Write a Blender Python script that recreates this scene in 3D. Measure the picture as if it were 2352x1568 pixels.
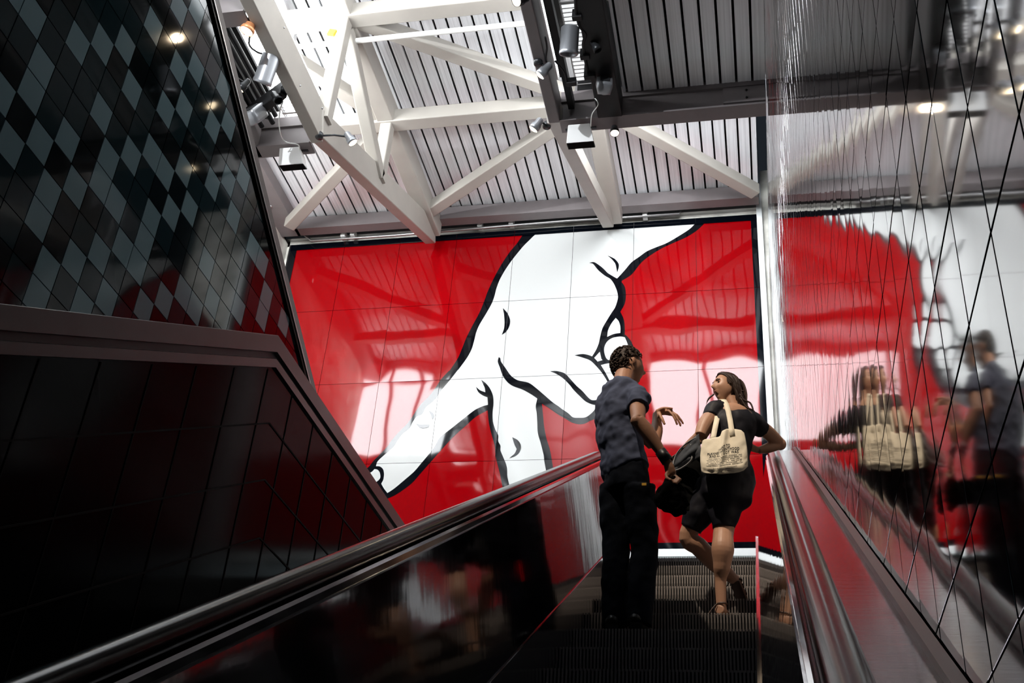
import bpy, bmesh, math, random
import numpy as np
from mathutils import Vector, Matrix, noise
from mathutils.geometry import tessellate_polygon

S = bpy.context.scene
for o in list(bpy.data.objects): bpy.data.objects.remove(o)
COL = S.collection

# ------------------------------------------------------------------ camera
FPX = 2656.48
YAW, PITCH, ROLL = 0.241558337, 0.560838975, 0.0836195232
cy, sy, cp, sp = math.cos(YAW), math.sin(YAW), math.cos(PITCH), math.sin(PITCH)
FW = Vector((-sy*cp, cy*cp, sp)); R0 = Vector((cy, sy, 0)); U0 = R0.cross(FW)
RT = R0*math.cos(ROLL) + U0*math.sin(ROLL); UP = -R0*math.sin(ROLL) + U0*math.cos(ROLL)
cam = bpy.data.cameras.new('camera'); camo = bpy.data.objects.new('camera', cam); COL.objects.link(camo)
cam.sensor_width = 36; cam.lens = FPX*36/2352; cam.clip_start = 0.02; cam.clip_end = 200
camo.matrix_world = Matrix(((RT.x, UP.x, -FW.x, 0), (RT.y, UP.y, -FW.y, 0), (RT.z, UP.z, -FW.z, 0), (0, 0, 0, 1)))
S.camera = camo

def ray(x, y): return RT*(x-1176) - UP*(y-784) + FW*FPX
def on(x, y, ax, v):
    d = ray(x, y); return d*(v/d[ax])
def PY(x, y, Y): return on(x, y, 1, Y)
def PX(x, y, X): return on(x, y, 0, X)
def PZ(x, y, Z): return on(x, y, 2, Z)

# ------------------------------------------------------------------ world + exposure
W = bpy.data.worlds.new('world'); S.world = W; W.use_nodes = True
W.node_tree.nodes['Background'].inputs[0].default_value = (0.55, 0.7, 0.9, 1)
W.node_tree.nodes['Background'].inputs[1].default_value = 0.012
S.view_settings.view_transform = 'Standard'; S.view_settings.look = 'None'
S.view_settings.exposure = 0.85; S.view_settings.gamma = 1.0; S.view_settings.use_curve_mapping = False
S.cycles.use_denoising = True
S.cycles.max_bounces = 8; S.cycles.diffuse_bounces = 4; S.cycles.glossy_bounces = 5
S.cycles.sample_clamp_indirect = 8.0
WIN = 16.5      # radiance of the daylight panes
SKYL = 3.0      # radiance of what is seen through the roof grating

# ------------------------------------------------------------------ helpers
def meta(o, label=None, cat=None, group=None, kind=None):
    if label: o['label'] = label
    if cat: o['category'] = cat
    if group: o['group'] = group
    if kind: o['kind'] = kind
    return o

class MB:
    def __init__(s): s.v = []; s.f = []; s.m = []; s.mi = 0
    def add(s, vs, fs):
        b = len(s.v); s.v += [tuple(p) for p in vs]
        for f in fs: s.f.append([b+i for i in f]); s.m.append(s.mi)
        return s
    def box(s, c, d, M=None):
        x, y, z = d[0]/2, d[1]/2, d[2]/2
        vs = [Vector(p) for p in ((-x,-y,-z),(x,-y,-z),(x,y,-z),(-x,y,-z),(-x,-y,z),(x,-y,z),(x,y,z),(-x,y,z))]
        c = Vector(c); vs = [(M @ p if M else p)+c for p in vs]
        return s.add(vs, [(0,3,2,1),(4,5,6,7),(0,1,5,4),(1,2,6,5),(2,3,7,6),(3,0,4,7)])
    def mm(s, a, b):
        return s.box([(a[i]+b[i])/2 for i in range(3)], [abs(b[i]-a[i]) for i in range(3)])
    def bar(s, a, b, w, h, up=(0,0,1), bev=0.0):
        a = Vector(a); b = Vector(b); t = (b-a).normalized(); u = Vector(up)
        r = t.cross(u).normalized(); u = r.cross(t).normalized()
        if bev <= 0: pr = [(-w/2,-h/2),(w/2,-h/2),(w/2,h/2),(-w/2,h/2)]
        else:
            pr = []
            for sx, sz, st in ((1,1,0),(-1,1,1),(-1,-1,2),(1,-1,3)):
                for k in range(4):
                    an = (st+k/3)*math.pi/2
                    pr.append((sx*(w/2-bev)+bev*math.cos(an), sz*(h/2-bev)+bev*math.sin(an)))
        n = len(pr)
        vs = [a+r*x+u*z for x, z in pr] + [b+r*x+u*z for x, z in pr]
        fs = [(i,(i+1)%n,n+(i+1)%n,n+i) for i in range(n)] + [tuple(range(n))[::-1], tuple(range(n,2*n))]
        return s.add(vs, fs)
    def tube(s, pts, rad, seg=10, side=None, smooth=0, cap=True, asp=1.0):
        """tapered tube; rad scalar / list of r or (rx,ry); side fixes the rx direction"""
        pts = [Vector(p) for p in pts]
        if not isinstance(rad, (list, tuple)): rad = [rad]*len(pts)
        rad = [(r, r*asp) if not isinstance(r, (tuple, list)) else r for r in rad]
        if smooth:
            P = []; Rr = []
            n = len(pts)
            for i in range(n-1):
                p0 = pts[max(i-1,0)]; p1 = pts[i]; p2 = pts[i+1]; p3 = pts[min(i+2,n-1)]
                for k in range(smooth):
                    t = k/smooth
                    P.append(0.5*((2*p1)+(p2-p0)*t+(2*p0-5*p1+4*p2-p3)*t*t+(3*p1-p0-3*p2+p3)*t**3))
                    e = t*t*(3-2*t)
                    Rr.append(tuple(rad[i][j]*(1-e)+rad[i+1][j]*e for j in (0,1)))
            P.append(pts[-1]); Rr.append(rad[-1]); pts, rad = P, Rr
        n = len(pts); prev = None; rings = []
        for i in range(n):
            t = (pts[min(i+1,n-1)]-pts[max(i-1,0)]).normalized()
            ref = Vector(side) if side is not None else (prev if prev is not None else (Vector((1,0,0)) if abs(t.x) < .9 else Vector((0,1,0))))
            r = (ref - t*ref.dot(t))
            if r.length < 1e-6: r = t.orthogonal()
            r.normalize(); u = t.cross(r); prev = r
            rings.append([pts[i]+r*rad[i][0]*math.cos(a)+u*rad[i][1]*math.sin(a) for a in [2*math.pi*k/seg for k in range(seg)]])
        b = []
        for q in rings: b += q
        fs = []
        for i in range(n-1):
            for k in range(seg):
                fs.append((i*seg+k, i*seg+(k+1)%seg, (i+1)*seg+(k+1)%seg, (i+1)*seg+k))
        if cap:
            fs.append(tuple(range(seg))[::-1]); fs.append(tuple((n-1)*seg+k for k in range(seg)))
        return s.add(b, fs)
    def ball(s, c, r, seg=14, rings=9, M=None, fn=None):
        c = Vector(c)
        if not isinstance(r, (tuple, list)): r = (r, r, r)
        vs = []
        for i in range(1, rings):
            th = math.pi*i/rings
            for k in range(seg):
                ph = 2*math.pi*k/seg
                vs.append(Vector((math.sin(th)*math.cos(ph), math.sin(th)*math.sin(ph), math.cos(th))))
        vs += [Vector((0,0,1)), Vector((0,0,-1))]
        out = []
        for p in vs:
            q = Vector((p.x*r[0], p.y*r[1], p.z*r[2]))
            if fn: q = fn(p, q)
            if M: q = M @ q
            out.append(q+c)
        fs = []
        for i in range(rings-2):
            for k in range(seg):
                fs.append((i*seg+k, (i+1)*seg+k, (i+1)*seg+(k+1)%seg, i*seg+(k+1)%seg))
        T = len(vs)-2
        for k in range(seg):
            fs.append((T, k, (k+1)%seg)); b = (rings-2)*seg
            fs.append((T+1, b+(k+1)%seg, b+k))
        return s.add(out, fs)
    def lathe(s, a, b, prof, seg=20):
        """prof = [(t along a->b in metres, radius)]"""
        a = Vector(a); d = (Vector(b)-a).normalized(); r = d.orthogonal().normalized(); u = d.cross(r)
        vs = []; n = len(prof)
        for t, q in prof:
            for k in range(seg):
                an = 2*math.pi*k/seg
                vs.append(a+d*t+(r*math.cos(an)+u*math.sin(an))*max(q, 1e-4))
        fs = [(i*seg+k, i*seg+(k+1)%seg, (i+1)*seg+(k+1)%seg, (i+1)*seg+k) for i in range(n-1) for k in range(seg)]
        return s.add(vs, fs)
    def build(s, name, mats, parent=None, smooth=False, origin=None, recalc=True, bevel=0):
        me = bpy.data.meshes.new(name)
        og = Vector(origin) if origin is not None else Vector((0,0,0))
        me.from_pydata([tuple(Vector(p)-og) for p in s.v], [], s.f)
        if not isinstance(mats, (list, tuple)): mats = [mats]
        for m in mats: me.materials.append(m)
        me.polygons.foreach_set('material_index', s.m)
        if recalc:
            bm = bmesh.new(); bm.from_mesh(me); bmesh.ops.recalc_face_normals(bm, faces=bm.faces); bm.to_mesh(me); bm.free()
        if smooth: me.polygons.foreach_set('use_smooth', [True]*len(me.polygons))
        me.update()
        o = bpy.data.objects.new(name, me); COL.objects.link(o)
        if parent is not None:
            o.parent = parent; o.location = og - parent.location
        else: o.location = og
        if bevel:
            b = o.modifiers.new('bevel', 'BEVEL'); b.width = bevel; b.segments = 2; b.limit_method = 'ANGLE'
        return o

def empty(name, loc, label=None, cat=None, group=None):
    o = bpy.data.objects.new(name, None); COL.objects.link(o); o.location = loc; o.empty_display_size = 0.1
    return meta(o, label, cat, group)

# ------------------------------------------------------------------ materials
def mat(name, col, rough=0.5, metal=0.0, spec=0.5, coat=0.0, emit=None, es=0.0, noise_s=None, noise_a=0.0, bump=0.0, bump_s=None, aniso=None):
    m = bpy.data.materials.new(name); m.use_nodes = True; nt = m.node_tree; b = nt.nodes['Principled BSDF']
    b.inputs['Base Color'].default_value = (*col, 1); b.inputs['Roughness'].default_value = rough
    b.inputs['Metallic'].default_value = metal; b.inputs['Specular IOR Level'].default_value = spec
    b.inputs['Coat Weight'].default_value = coat; b.inputs['Coat Roughness'].default_value = 0.03
    if emit: b.inputs['Emission Color'].default_value = (*emit, 1); b.inputs['Emission Strength'].default_value = es
    if noise_s or bump:
        g = nt.nodes.new('ShaderNodeNewGeometry'); mp = nt.nodes.new('ShaderNodeMapping'); nt.links.new(g.outputs['Position'], mp.inputs[0])
        sc = noise_s or (6,6,6); mp.inputs['Scale'].default_value = sc
        n = nt.nodes.new('ShaderNodeTexNoise'); n.inputs['Scale'].default_value = 1; n.inputs['Detail'].default_value = 5
        nt.links.new(mp.outputs[0], n.inputs['Vector'])
        if noise_a:
            mr = nt.nodes.new('ShaderNodeMapRange'); mr.inputs[1].default_value = .3; mr.inputs[2].default_value = .7
            mr.inputs[3].default_value = 1-noise_a; mr.inputs[4].default_value = 1+noise_a*.5
            nt.links.new(n.outputs[0], mr.inputs[0])
            mx = nt.nodes.new('ShaderNodeMix'); mx.data_type = 'RGBA'; mx.blend_type = 'MULTIPLY'; mx.inputs[0].default_value = 1
            mx.inputs[6].default_value = (*col, 1); nt.links.new(mr.outputs[0], mx.inputs[7]); nt.links.new(mx.outputs[2], b.inputs['Base Color'])
        if bump:
            n2 = n
            if bump_s:
                mp2 = nt.nodes.new('ShaderNodeMapping'); nt.links.new(g.outputs['Position'], mp2.inputs[0]); mp2.inputs['Scale'].default_value = bump_s
                n2 = nt.nodes.new('ShaderNodeTexNoise'); n2.inputs['Scale'].default_value = 1; n2.inputs['Detail'].default_value = 3
                nt.links.new(mp2.outputs[0], n2.inputs['Vector'])
            bp = nt.nodes.new('ShaderNodeBump'); bp.inputs['Strength'].default_value = 1; bp.inputs['Distance'].default_value = bump
            nt.links.new(n2.outputs[0], bp.inputs['Height']); nt.links.new(bp.outputs[0], b.inputs['Normal'])
    return m

def mural_mat(name, col, rough=0.06, spec=0.6):
    """glossy panel; each sheet is slightly pillowed between its joints"""
    m = mat(name, col, rough, 0, spec); nt = m.node_tree; b = nt.nodes['Principled BSDF']
    g = nt.nodes.new('ShaderNodeNewGeometry'); s = nt.nodes.new('ShaderNodeSeparateXYZ'); nt.links.new(g.outputs['Position'], s.inputs[0])
    def M(op, a, bb=None, c=None):
        n = nt.nodes.new('ShaderNodeMath'); n.operation = op
        for i, q in enumerate((a, bb, c)):
            if q is None: continue
            if isinstance(q, (int, float)): n.inputs[i].default_value = q
            else: nt.links.new(q, n.inputs[i])
        return n.outputs[0]
    def cell(ax, off, w):
        t = M('FRACT', M('DIVIDE', M('SUBTRACT', s.outputs[ax], off), w))
        u = M('SUBTRACT', M('MULTIPLY', t, 2.0), 1.0)
        return M('SUBTRACT', 1.0, M('MULTIPLY', u, u))
    h = M('MULTIPLY', cell(0, MX0, MPW), cell(2, MZ0, MPH))
    n = nt.nodes.new('ShaderNodeTexNoise'); n.inputs['Scale'].default_value = .9; n.inputs['Detail'].default_value = 1
    nt.links.new(g.outputs['Position'], n.inputs['Vector'])
    h2 = M('ADD', M('MULTIPLY', h, .0035), M('MULTIPLY', n.outputs[0], .014))
    bp = nt.nodes.new('ShaderNodeBump'); bp.inputs['Strength'].default_value = 1; bp.inputs['Distance'].default_value = 1.0
    nt.links.new(h2, bp.inputs['Height']); nt.links.new(bp.outputs[0], b.inputs['Normal'])
    return m

YM = 14.0
MPW, MPH = .0667*YM, .0957*YM
MX0, MZ0 = -.5203*YM, .4118*YM       # lower left corner of the panel grid
M = {}
M['deck'] = mat('ribbed_ceiling_deck', (.86, .87, .90), .45, .0, .4, noise_s=(60, .6, 1), noise_a=.16)
M['deck_dark'] = mat('dark_void', (.006, .006, .006), .9, spec=.1)
M['steel'] = mat('greige_steel_paint', (.37, .345, .31), .45, 0, .4, noise_s=(3, 3, 3), noise_a=.06)
M['frame'] = mat('grey_brown_steel_paint', (.19, .168, .17), .5, 0, .35, noise_s=(4, 4, 4), noise_a=.1)
M['black'] = mat('black_paint', (.008, .008, .009), .5, 0, .3)
M['conc'] = mat('stained_pale_concrete', (.74, .72, .66), .85, 0, .2, noise_s=(3, 3, 3), noise_a=.45)
M['white'] = mat('white_wall_paint', (.85, .88, .88), .6, 0, .3)
M['alu'] = mat('brushed_grey_metal', (.42, .41, .41), .35, .9, .5)
M['mblack'] = mural_mat('mural_black', (.0012, .002, .004), .05, .34)
M['mred'] = mural_mat('mural_red', (.25, .0002, .002), .05, .30)
M['mwhite'] = mural_mat('mural_white', (.58, .59, .58), .08, .3)
M['tl'] = mat('grey_blue_glazed_tile', (.14, .215, .24), .08, 0, .3)
M['tm'] = mat('deep_teal_glazed_tile', (.008, .020, .024), .05, 0, .4)
M['td'] = mat('black_green_glazed_tile', (.002, .005, .006), .05, 0, .4)
for k_ in ('tl', 'tm', 'td'): M[k_].node_tree.nodes['Principled BSDF'].inputs['IOR'].default_value = 1.32
M['grout'] = mat('black_grout', (.004, .004, .004), .8, 0, .1)
M['mirror'] = mat('mirror_steel_tile', (.37, .36, .36), .05, 1.0)
M['stain'] = mat('brushed_stainless', (.24, .225, .24), .16, 1.0, bump=.0004, bump_s=(6, 60, 4), noise_s=(40, 2, 2), noise_a=.2)
M['panelr'] = mat('mirror_polished_panel', (.78, .76, .78), .03, 1.0, bump=.0008, bump_s=(3, 6, .8))
M['panel_shaded'] = mat('shaded_side_panel', (.006, .005, .007), .07, 0.0, .5, bump=.0012, bump_s=(3, 5, 1.2))  # left panel: dark reflections put into the colour of the same polished metal
M['panel_shaded'].node_tree.nodes['Principled BSDF'].inputs['IOR'].default_value = 1.36
M['stain2'] = mat('polished_stainless', (.62, .60, .62), .10, 1.0)
M['rubber'] = mat('black_handrail_rubber', (.002, .002, .003), .18, 0, .12)
M['cap'] = mat('bronze_grey_cladding', (.010, .009, .008), .32, .2, .5, noise_s=(5, 5, 5), noise_a=.5)
M['para'] = mat('black_glass_cladding', (.003, .0035, .004), .12, 0, .3)
M['para'].node_tree.nodes['Principled BSDF'].inputs['IOR'].default_value = 1.12
M['step'] = mat('ribbed_step_metal', (.24, .215, .205), .45, .6, .5)
M['stepd'] = mat('step_groove', (.010, .010, .010), .6, .3)
M['glow_lamp'] = mat('lamp_glow', (1, .85, .6), .5, emit=(1, .80, .52), es=8)
M['lampg'] = mat('grey_lamp_metal', (.30, .31, .33), .35, .6)
M['glow_tint'] = mat('painted_orange_glow', (.75, .32, .14), .4, .3)  # orange glow on the lit housing put into its colour
M['lampd'] = mat('dark_lamp_metal', (.035, .037, .04), .35, .5)
M['lens'] = mat('dark_lens', (.01, .012, .014), .05, 0, .8)
M['boxw'] = mat('white_enamel', (.93, .93, .92), .4)
M['pipe'] = mat('white_pipe_paint', (.82, .83, .80), .4)
M['yellow'] = mat('yellow_paint', (.85, .45, .02), .5)
M['skin'] = mat('skin', (.40, .20, .12), .5, 0, .4)
M['skinw'] = mat('light_skin', (.46, .25, .16), .45, 0, .4)
M['shirt'] = mat('slate_blue_cotton', (.068, .080, .130), .85, 0, .2, bump=.004, bump_s=(9, 9, 14))
M['jeans'] = mat('dark_denim', (.004, .006, .012), .85, 0, .15, bump=.004, bump_s=(10, 10, 16))
M['dress'] = mat('black_navy_dress', (.003, .003, .008), .6, 0, .3, bump=.004, bump_s=(8, 8, 6))
M['hairm'] = mat('brown_hair', (.030, .016, .009), .6, 0, .25)
M['hairw'] = mat('dark_brown_hair', (.030, .015, .010), .5, 0, .35)
M['blackc'] = mat('matte_black_cloth', (.004, .004, .004), .95, 0, .05)
M['shoe'] = mat('black_leather', (.008, .007, .007), .4)
M['sandal'] = mat('brown_leather', (.06, .025, .012), .5)
M['canvas'] = mat('natural_canvas', (.80, .72, .57), .9, 0, .15, bump=.003, bump_s=(22, 22, 16))
M['ink'] = mat('black_ink', (.01, .01, .01), .8)
M['denim'] = mat('charcoal_denim', (.055, .06, .07), .8, 0, .2, bump=.006, bump_s=(18, 18, 18))
M['denimi'] = mat('pale_denim_edge', (.42, .42, .43), .8, 0, .2)
M['eye'] = mat('dark_eye', (.01, .008, .006), .1)
M['lip'] = mat('lip', (.35, .12, .10), .5)
M['tatt'] = mat('faded_tattoo', (.16, .13, .14), .6)
M['wtile'] = mat('pale_blue_wall_tile', (.62, .74, .78), .25, 0, .5)

# ------------------------------------------------------------------ ceiling
H1, H2 = 11.4, 9.35
def deck(name, x0, x1, y0, y1, z, phase, label):
    b = MB(); p = .1722; gap = .027
    k0 = math.floor((x0-phase)/p); x = phase+k0*p
    while x < x1:
        a, c = max(x+gap/2, x0), min(x+p-gap/2, x1)
        if c-a > .01:
            # plank with faint corrugation
            n = 5; w = (c-a)/n
            for i in range(n):
                b.mm((a+i*w, y0, z+.002*(i % 2)), (a+(i+1)*w, y1, z+.03+.004*(i % 2)))
            b.mm((a, y0, z+.004), (c, y1, z+.04))
        x += p
    b.mi = 1
    b.mm((x0, y0, z+.05), (x1, y1, z+.09))
    o = b.build(name, [M['deck'], M['deck_dark']], recalc=False)
    return meta(o, label, 'ceiling', kind='structure')
deck('ceiling', -7.1, .20, 2.0, 13.8, H1, -1.778, 'pale grey ribbed metal ceiling deck with black joints above the mural')
deck('ceiling_lower', -1.28, .28, 1.0, 9.42, H2, -1.237, 'lower darker ribbed ceiling deck beside the mirrored wall')

# ------------------------------------------------------------------ steelwork
truss = empty('roof_truss', (-3.5, 11.2, 11.0), 'beige steel truss of tubes, struts and posts under the ceiling deck', 'truss')
frame = empty('service_frame', (-3.4, 5, 9.1), 'lower steel frame of long side beams and cross beams that carries the lamps', 'frame')
def steel(name, a, b, w, h, label, cat='beam', group=None, m='steel', up=(0,0,1), bev=.015):
    mid = (Vector(a)+Vector(b))/2
    return MB().bar(a, b, w, h, up, bev).build(name, M[m], truss, origin=mid)
ZN = 11.02
LX, RX = -4.80, -1.95
# long side beams of the lower service frame
bl = MB().bar((-4.86, -1, 9.20), (-4.86, 9.42, 9.20), .145, .44, bev=.012).build('side_beam', M['steel'], frame, origin=(-4.87, 4.2, 9.2))
def sub(mb, name, m_, par, smooth=False):   # sub-part of a part of the frame
    o = mb.build(name, m_, None, smooth=smooth); o.parent = par; o.location = -(par.location+frame.location); return o
for i in range(12):
    yy = 2.4+i*.62
    sub(MB().ball((-4.782, yy, 9.33 if i % 2 else 9.08), .012, 8, 5), 'bolt', M['alu'], bl, True)
br = MB().bar((-2.05, -1, 9.17), (-2.05, 9.45, 9.17), .13, .34, bev=.012).build('side_beam', M['frame'], frame, origin=(-2.05, 4.2, 9.2))  # same paint as the left beam, its shade put into a darker colour
sub(MB().bar((-1.86, -1, 9.22), (-1.86, 9.42, 9.22), .07, .12, bev=.006), 'channel', M['black'], br)
MB().bar((-1.42, -1, 9.14), (-1.42, 9.42, 9.14), .27, .3, bev=.01).build('edge_beam', M['black'], frame, origin=(-1.42, 4, 9.14))
# front cross beams (channel section: face + recessed soffit)
def cross(x0, x1, y, endplate=False):
    b = MB(); b.mm((x0, y, 9.03), (x1, y+.03, 9.29)).mm((x0, y-.03, 9.0), (x1, y+.17, 9.025)).mm((x0, y-.028, 9.29), (x1, y+.17, 9.44))
    e = b.build('cross_beam', M['frame'], frame, origin=((x0+x1)/2, y, 9.1))
    if endplate:
        sub(MB().mm((x1-.45, y-.035, 9.05), (x1, y-.005, 9.27)), 'splice_plate', M['frame'], e)
        for xx, zz in ((x1-.2, 9.10), (x1-.2, 9.21)):
            sub(MB().ball((xx, y-.04, zz), .014, 8, 5), 'bolt', M['black'], e, True)
cross(-5.75, -4.96, 9.45); cross(-1.99, .27, 9.45, True); cross(-5.75, -4.96, 7.45)
MB().mm((-5.75, -1, 9.0), (-5.62, 9.6, 9.3)).build('edge_beam', M['frame'], frame, origin=(-5.7, 4, 9.1))
# rafters, purlins, braces
steel('rafter', (LX, 2, ZN+.06), (LX, 13.75, ZN+.06), .24, .32, 'left ceiling rafter running to the top of the mural', group='ceiling rafters')
steel('rafter', (RX, 2, ZN+.06), (RX, 13.75, ZN+.06), .24, .32, 'right ceiling rafter ending behind the right raking strut', group='ceiling rafters')
for y, nm in ((7.4, 'hidden by the top edge of the photo'), (9.35, 'nearest the top of the picture, meeting the white post'), (11.25, 'midway between the top of the picture and the mural')):
    if y > 8:
        steel('purlin', (-7.1, y, ZN), (.1, y, ZN), .22, .22, 'horizontal ceiling tube ' + nm, group='cross tubes under the deck')
def br_(a, b, label): return steel('diagonal_brace', (a[0], a[1], ZN+.02), (b[0], b[1], ZN+.02), .18, .18, label, 'brace', 'diagonal tubes under the deck')
br_((LX, 9.35), (RX, 11.25), 'long diagonal tube falling from the white post towards the right lamps')
br_((LX, 13.3), (RX, 11.25), 'diagonal tube rising from the mural head at the left strut to the right strut')
br_((-7.05, 13.35), (LX, 11.25), 'diagonal tube rising from the corner of concrete wall and mural')
br_((RX, 11.25), (.15, 13.35), 'diagonal tube falling to the mirrored wall above the mural')
br_((-6.2, 9.35), (LX, 11.25), 'short diagonal tube seen between the two beige posts')
steel('raking_strut', (-4.85, 9.30, 9.16), (-4.85, 13.75, 11.0), .17, .36, 'broad beige raking strut from the left beam down to the mural head', 'strut', 'raking struts')
steel('raking_strut', (-2.05, 9.40, 9.10), (-2.05, 13.75, 11.0), .17, .22, 'slimmer beige raking strut below the right floodlight', 'strut', 'raking struts')
steel('post', (-4.80, 9.35, 9.25), (-4.80, 9.35, 10.95), .16, .16, 'bright upright steel post beside the yellow bracket', 'post', 'posts of the left truss', up=(0,1,0))
steel('post', (-4.80, 11.25, 9.95), (-4.80, 11.25, 10.95), .16, .16, 'short upright steel post halfway down the raking strut', 'post', 'posts of the left truss', up=(0,1,0))
steel('diagonal_post', (-4.80, 9.45, 10.9), (-4.80, 11.22, 10.0), .16, .16, 'slanting steel tube from the head of the bright post to the raking strut', 'brace')
meta(MB().tube([(-7.0, 9.62, 10.86), (-2.1, 9.62, 10.86)], .035, 10).build('sprinkler_pipe', M['pipe'], smooth=True, origin=(-4.6, 9.62, 10.86)), 'thin white pipe crossing the ceiling bay below the nearest tube', 'pipe')
# hanging fitting + yellow bracket
e = empty('ceiling_winch', PY(750, 60, 9.2), 'white winch fitting with a yellow bracket by the bright post', 'fitting')
MB().tube([PY(736, 30, 9.2), PY(741, 45, 9.2), PY(752, 70, 9.2)], [.02, .055, .02], 10, smooth=4).build('body', M['pipe'], e, smooth=True)
MB().tube([PY(728, -10, 9.2), PY(737, 32, 9.2)], .008, 6).build('cable', M['alu'], e)
MB().bar(PY(755, 74, 9.2), PY(770, 76, 9.2), .03, .09).build('bracket', M['yellow'], e)

# ------------------------------------------------------------------ daylight windows above the frame
def window(n, a, b, axis, cols, rows, label, facing, es=WIN):
    """glazing in plane axis=const between corners a and b"""
    e = empty('window_%d' % n, (Vector(a)+Vector(b))/2); meta(e, label, 'window', kind='structure')
    p = MB(); o1 = [0, 0, 0]; o1[axis] = facing*.03
    ax = [i for i in (0, 1, 2) if i != axis]
    q = []
    for s1, s2 in ((0, 0), (1, 0), (1, 1), (0, 1)):
        v = [0, 0, 0]; v[axis] = a[axis]-facing*.03; v[ax[0]] = (a, b)[s1][ax[0]]; v[ax[1]] = (a, b)[s2][ax[1]]; q.append(v)
    p.add(q, [(0, 1, 2, 3)])
    p.build('glazing', mat('daylight_glass', (1, 1, 1), .3, emit=(.93, .97, 1.0), es=es), e, recalc=False)
    f = MB(); w = .07
    for i in range(cols+1):
        c = a[ax[0]]+(b[ax[0]]-a[ax[0]])*i/cols
        lo = [0,0,0]; hi = [0,0,0]; lo[axis] = a[axis]-.03; hi[axis] = a[axis]+.03; lo[ax[0]] = c-w/2; hi[ax[0]] = c+w/2; lo[ax[1]] = a[ax[1]]; hi[ax[1]] = b[ax[1]]
        f.mm(lo, hi)
    for i in range(rows+1):
        c = a[ax[1]]+(b[ax[1]]-a[ax[1]])*i/rows
        lo = [0,0,0]; hi = [0,0,0]; lo[axis] = a[axis]-.03; hi[axis] = a[axis]+.03; lo[ax[1]] = c-w/2; hi[ax[1]] = c+w/2; lo[ax[0]] = a[ax[0]]; hi[ax[0]] = b[ax[0]]
        f.mm(lo, hi)
    f.build('window_frame', M['alu'], e)
    lo = list(a); hi = list(b); lo[axis] = a[axis]-facing*.07; hi[axis] = a[axis]-facing*.05
    MB().mm(lo, hi).build('light_stop', M['black'], e)  # added backing that stops the pane from lighting backwards
window(1, (-7.4, 9.72, 9.4), (-5.66, 9.72, 11.2), 1, 3, 1, 'bright clerestory window over the left of the service frame', 1)
window(2, (-1.85, 9.72, 9.4), (.15, 9.72, 11.2), 1, 2, 1, 'bright clerestory window over the right of the service frame', 1)
window(3, (-5.6, 3.0, 9.6), (-5.6, 9.6, 11.2), 0, 5, 1, 'long bright side window above the left beam', 1, 7.0)
window(4, (-2.04, 3.0, 9.55), (-2.04, 9.3, 11.2), 0, 5, 1, 'long bright side window above the right beam', -1, 3.2)
window(8, (-4.5, 3.4, 11.34), (-2.3, 8.0, 11.34), 2, 2, 3, 'skylight in the deck above the top edge of the photograph', -1, .6)
window(7, (-7.32, 2.2, 4.6), (-7.32, 8.5, 8.8), 0, 6, 3, 'added light pane hidden behind the tiled wall, framed like a window', 1, .8)  # added out of sight to brighten the underside of the deck
# roof glazing seen through the service frame
def skylight(n, x0, x1, y0, y1, z, label, es=SKYL):
    e = empty('window_%d' % n, ((x0+x1)/2, (y0+y1)/2, z)); meta(e, label, 'window', kind='structure')
    MB().add([(x0,y0,z),(x1,y0,z),(x1,y1,z),(x0,y1,z)], [(0,1,2,3)]).build('glazing', mat('roof_glazing', (1, 1, 1), .5, emit=(.95, .985, 1.0), es=es), e, recalc=False)
    g = MB(); y = y0
    while y < y1: g.mm((x0, y-.004, z-.06), (x1, y+.004, z-.05)); y += .06
    x = x0
    while x < x1: g.mm((x-.006, y0, z-.08), (x+.006, y1, z-.065)); x += .18
    y = y0
    while y < y1: g.mm((x0, y-.012, z-.11), (x1, y+.012, z-.085)); y += .72
    g.build('wire_grating', M['alu'], e)
skylight(5, -1.845, -1.42, 4, 9.58, 9.75, 'bright roof grating seen between the two dark beams', .5)
skylight(6, -5.58, -5.05, 4, 10.0, 9.95, 'bright roof glazing seen beside the left beam')

# ------------------------------------------------------------------ walls
# back wall behind and around the mural
b = MB()
b.mm((-7.5, 14.06, -1), (1.2, 14.3, MZ0-.02))                 # below the mural
b.mm((-7.5, 14.06, MZ0-.02), (MX0-.06, 14.3, 12.0))             # left of it
b.mm((.16, 14.03, 3), (1.2, 14.3, 12.0))
b.mm((-7.5, 14.06, MZ0+4*MPH+.02), (1.2, 14.3, 12.0))           # above it
meta(b.build('wall_back', M['conc']), 'pale stained concrete wall around the mural', 'wall', kind='structure')
b = MB(); b.mm((-7.4, 13.98, .803*YM), (.18, 14.06, .8065*YM)); b.mi = 1
meta(b.build('trim_1', [M['alu'], M['conc']]), 'thin metal ledge along the top of the mural', 'trim', kind='structure')
meta(MB().mm((-7.1, 13.62, 11.15), (.2, 13.80, 11.38)).build('trim_2', M['frame']), 'dark steel edge angle closing the ceiling deck at the mural wall', 'trim', kind='structure')
meta(MB().mm((.16, 13.94, 5.0), (.24, 14.03, 12.6)).build('trim_3', M['white']), 'bright white vertical strip between the mural and the mirrored wall', 'trim', kind='structure')
meta(MB().mm((-7.6, 2.0, 3), (-7.38, 14.3, 11.2)).build('wall_far_left', M['conc']), 'pale concrete side wall left of the mural', 'wall', kind='structure')
meta(MB().mm((-7.40, 6.0, 11.15), (-7.05, 13.8, 11.36)).build('trim_4', M['frame']), 'dark steel edge of the ceiling deck along the concrete side wall', 'trim', kind='structure')
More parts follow.
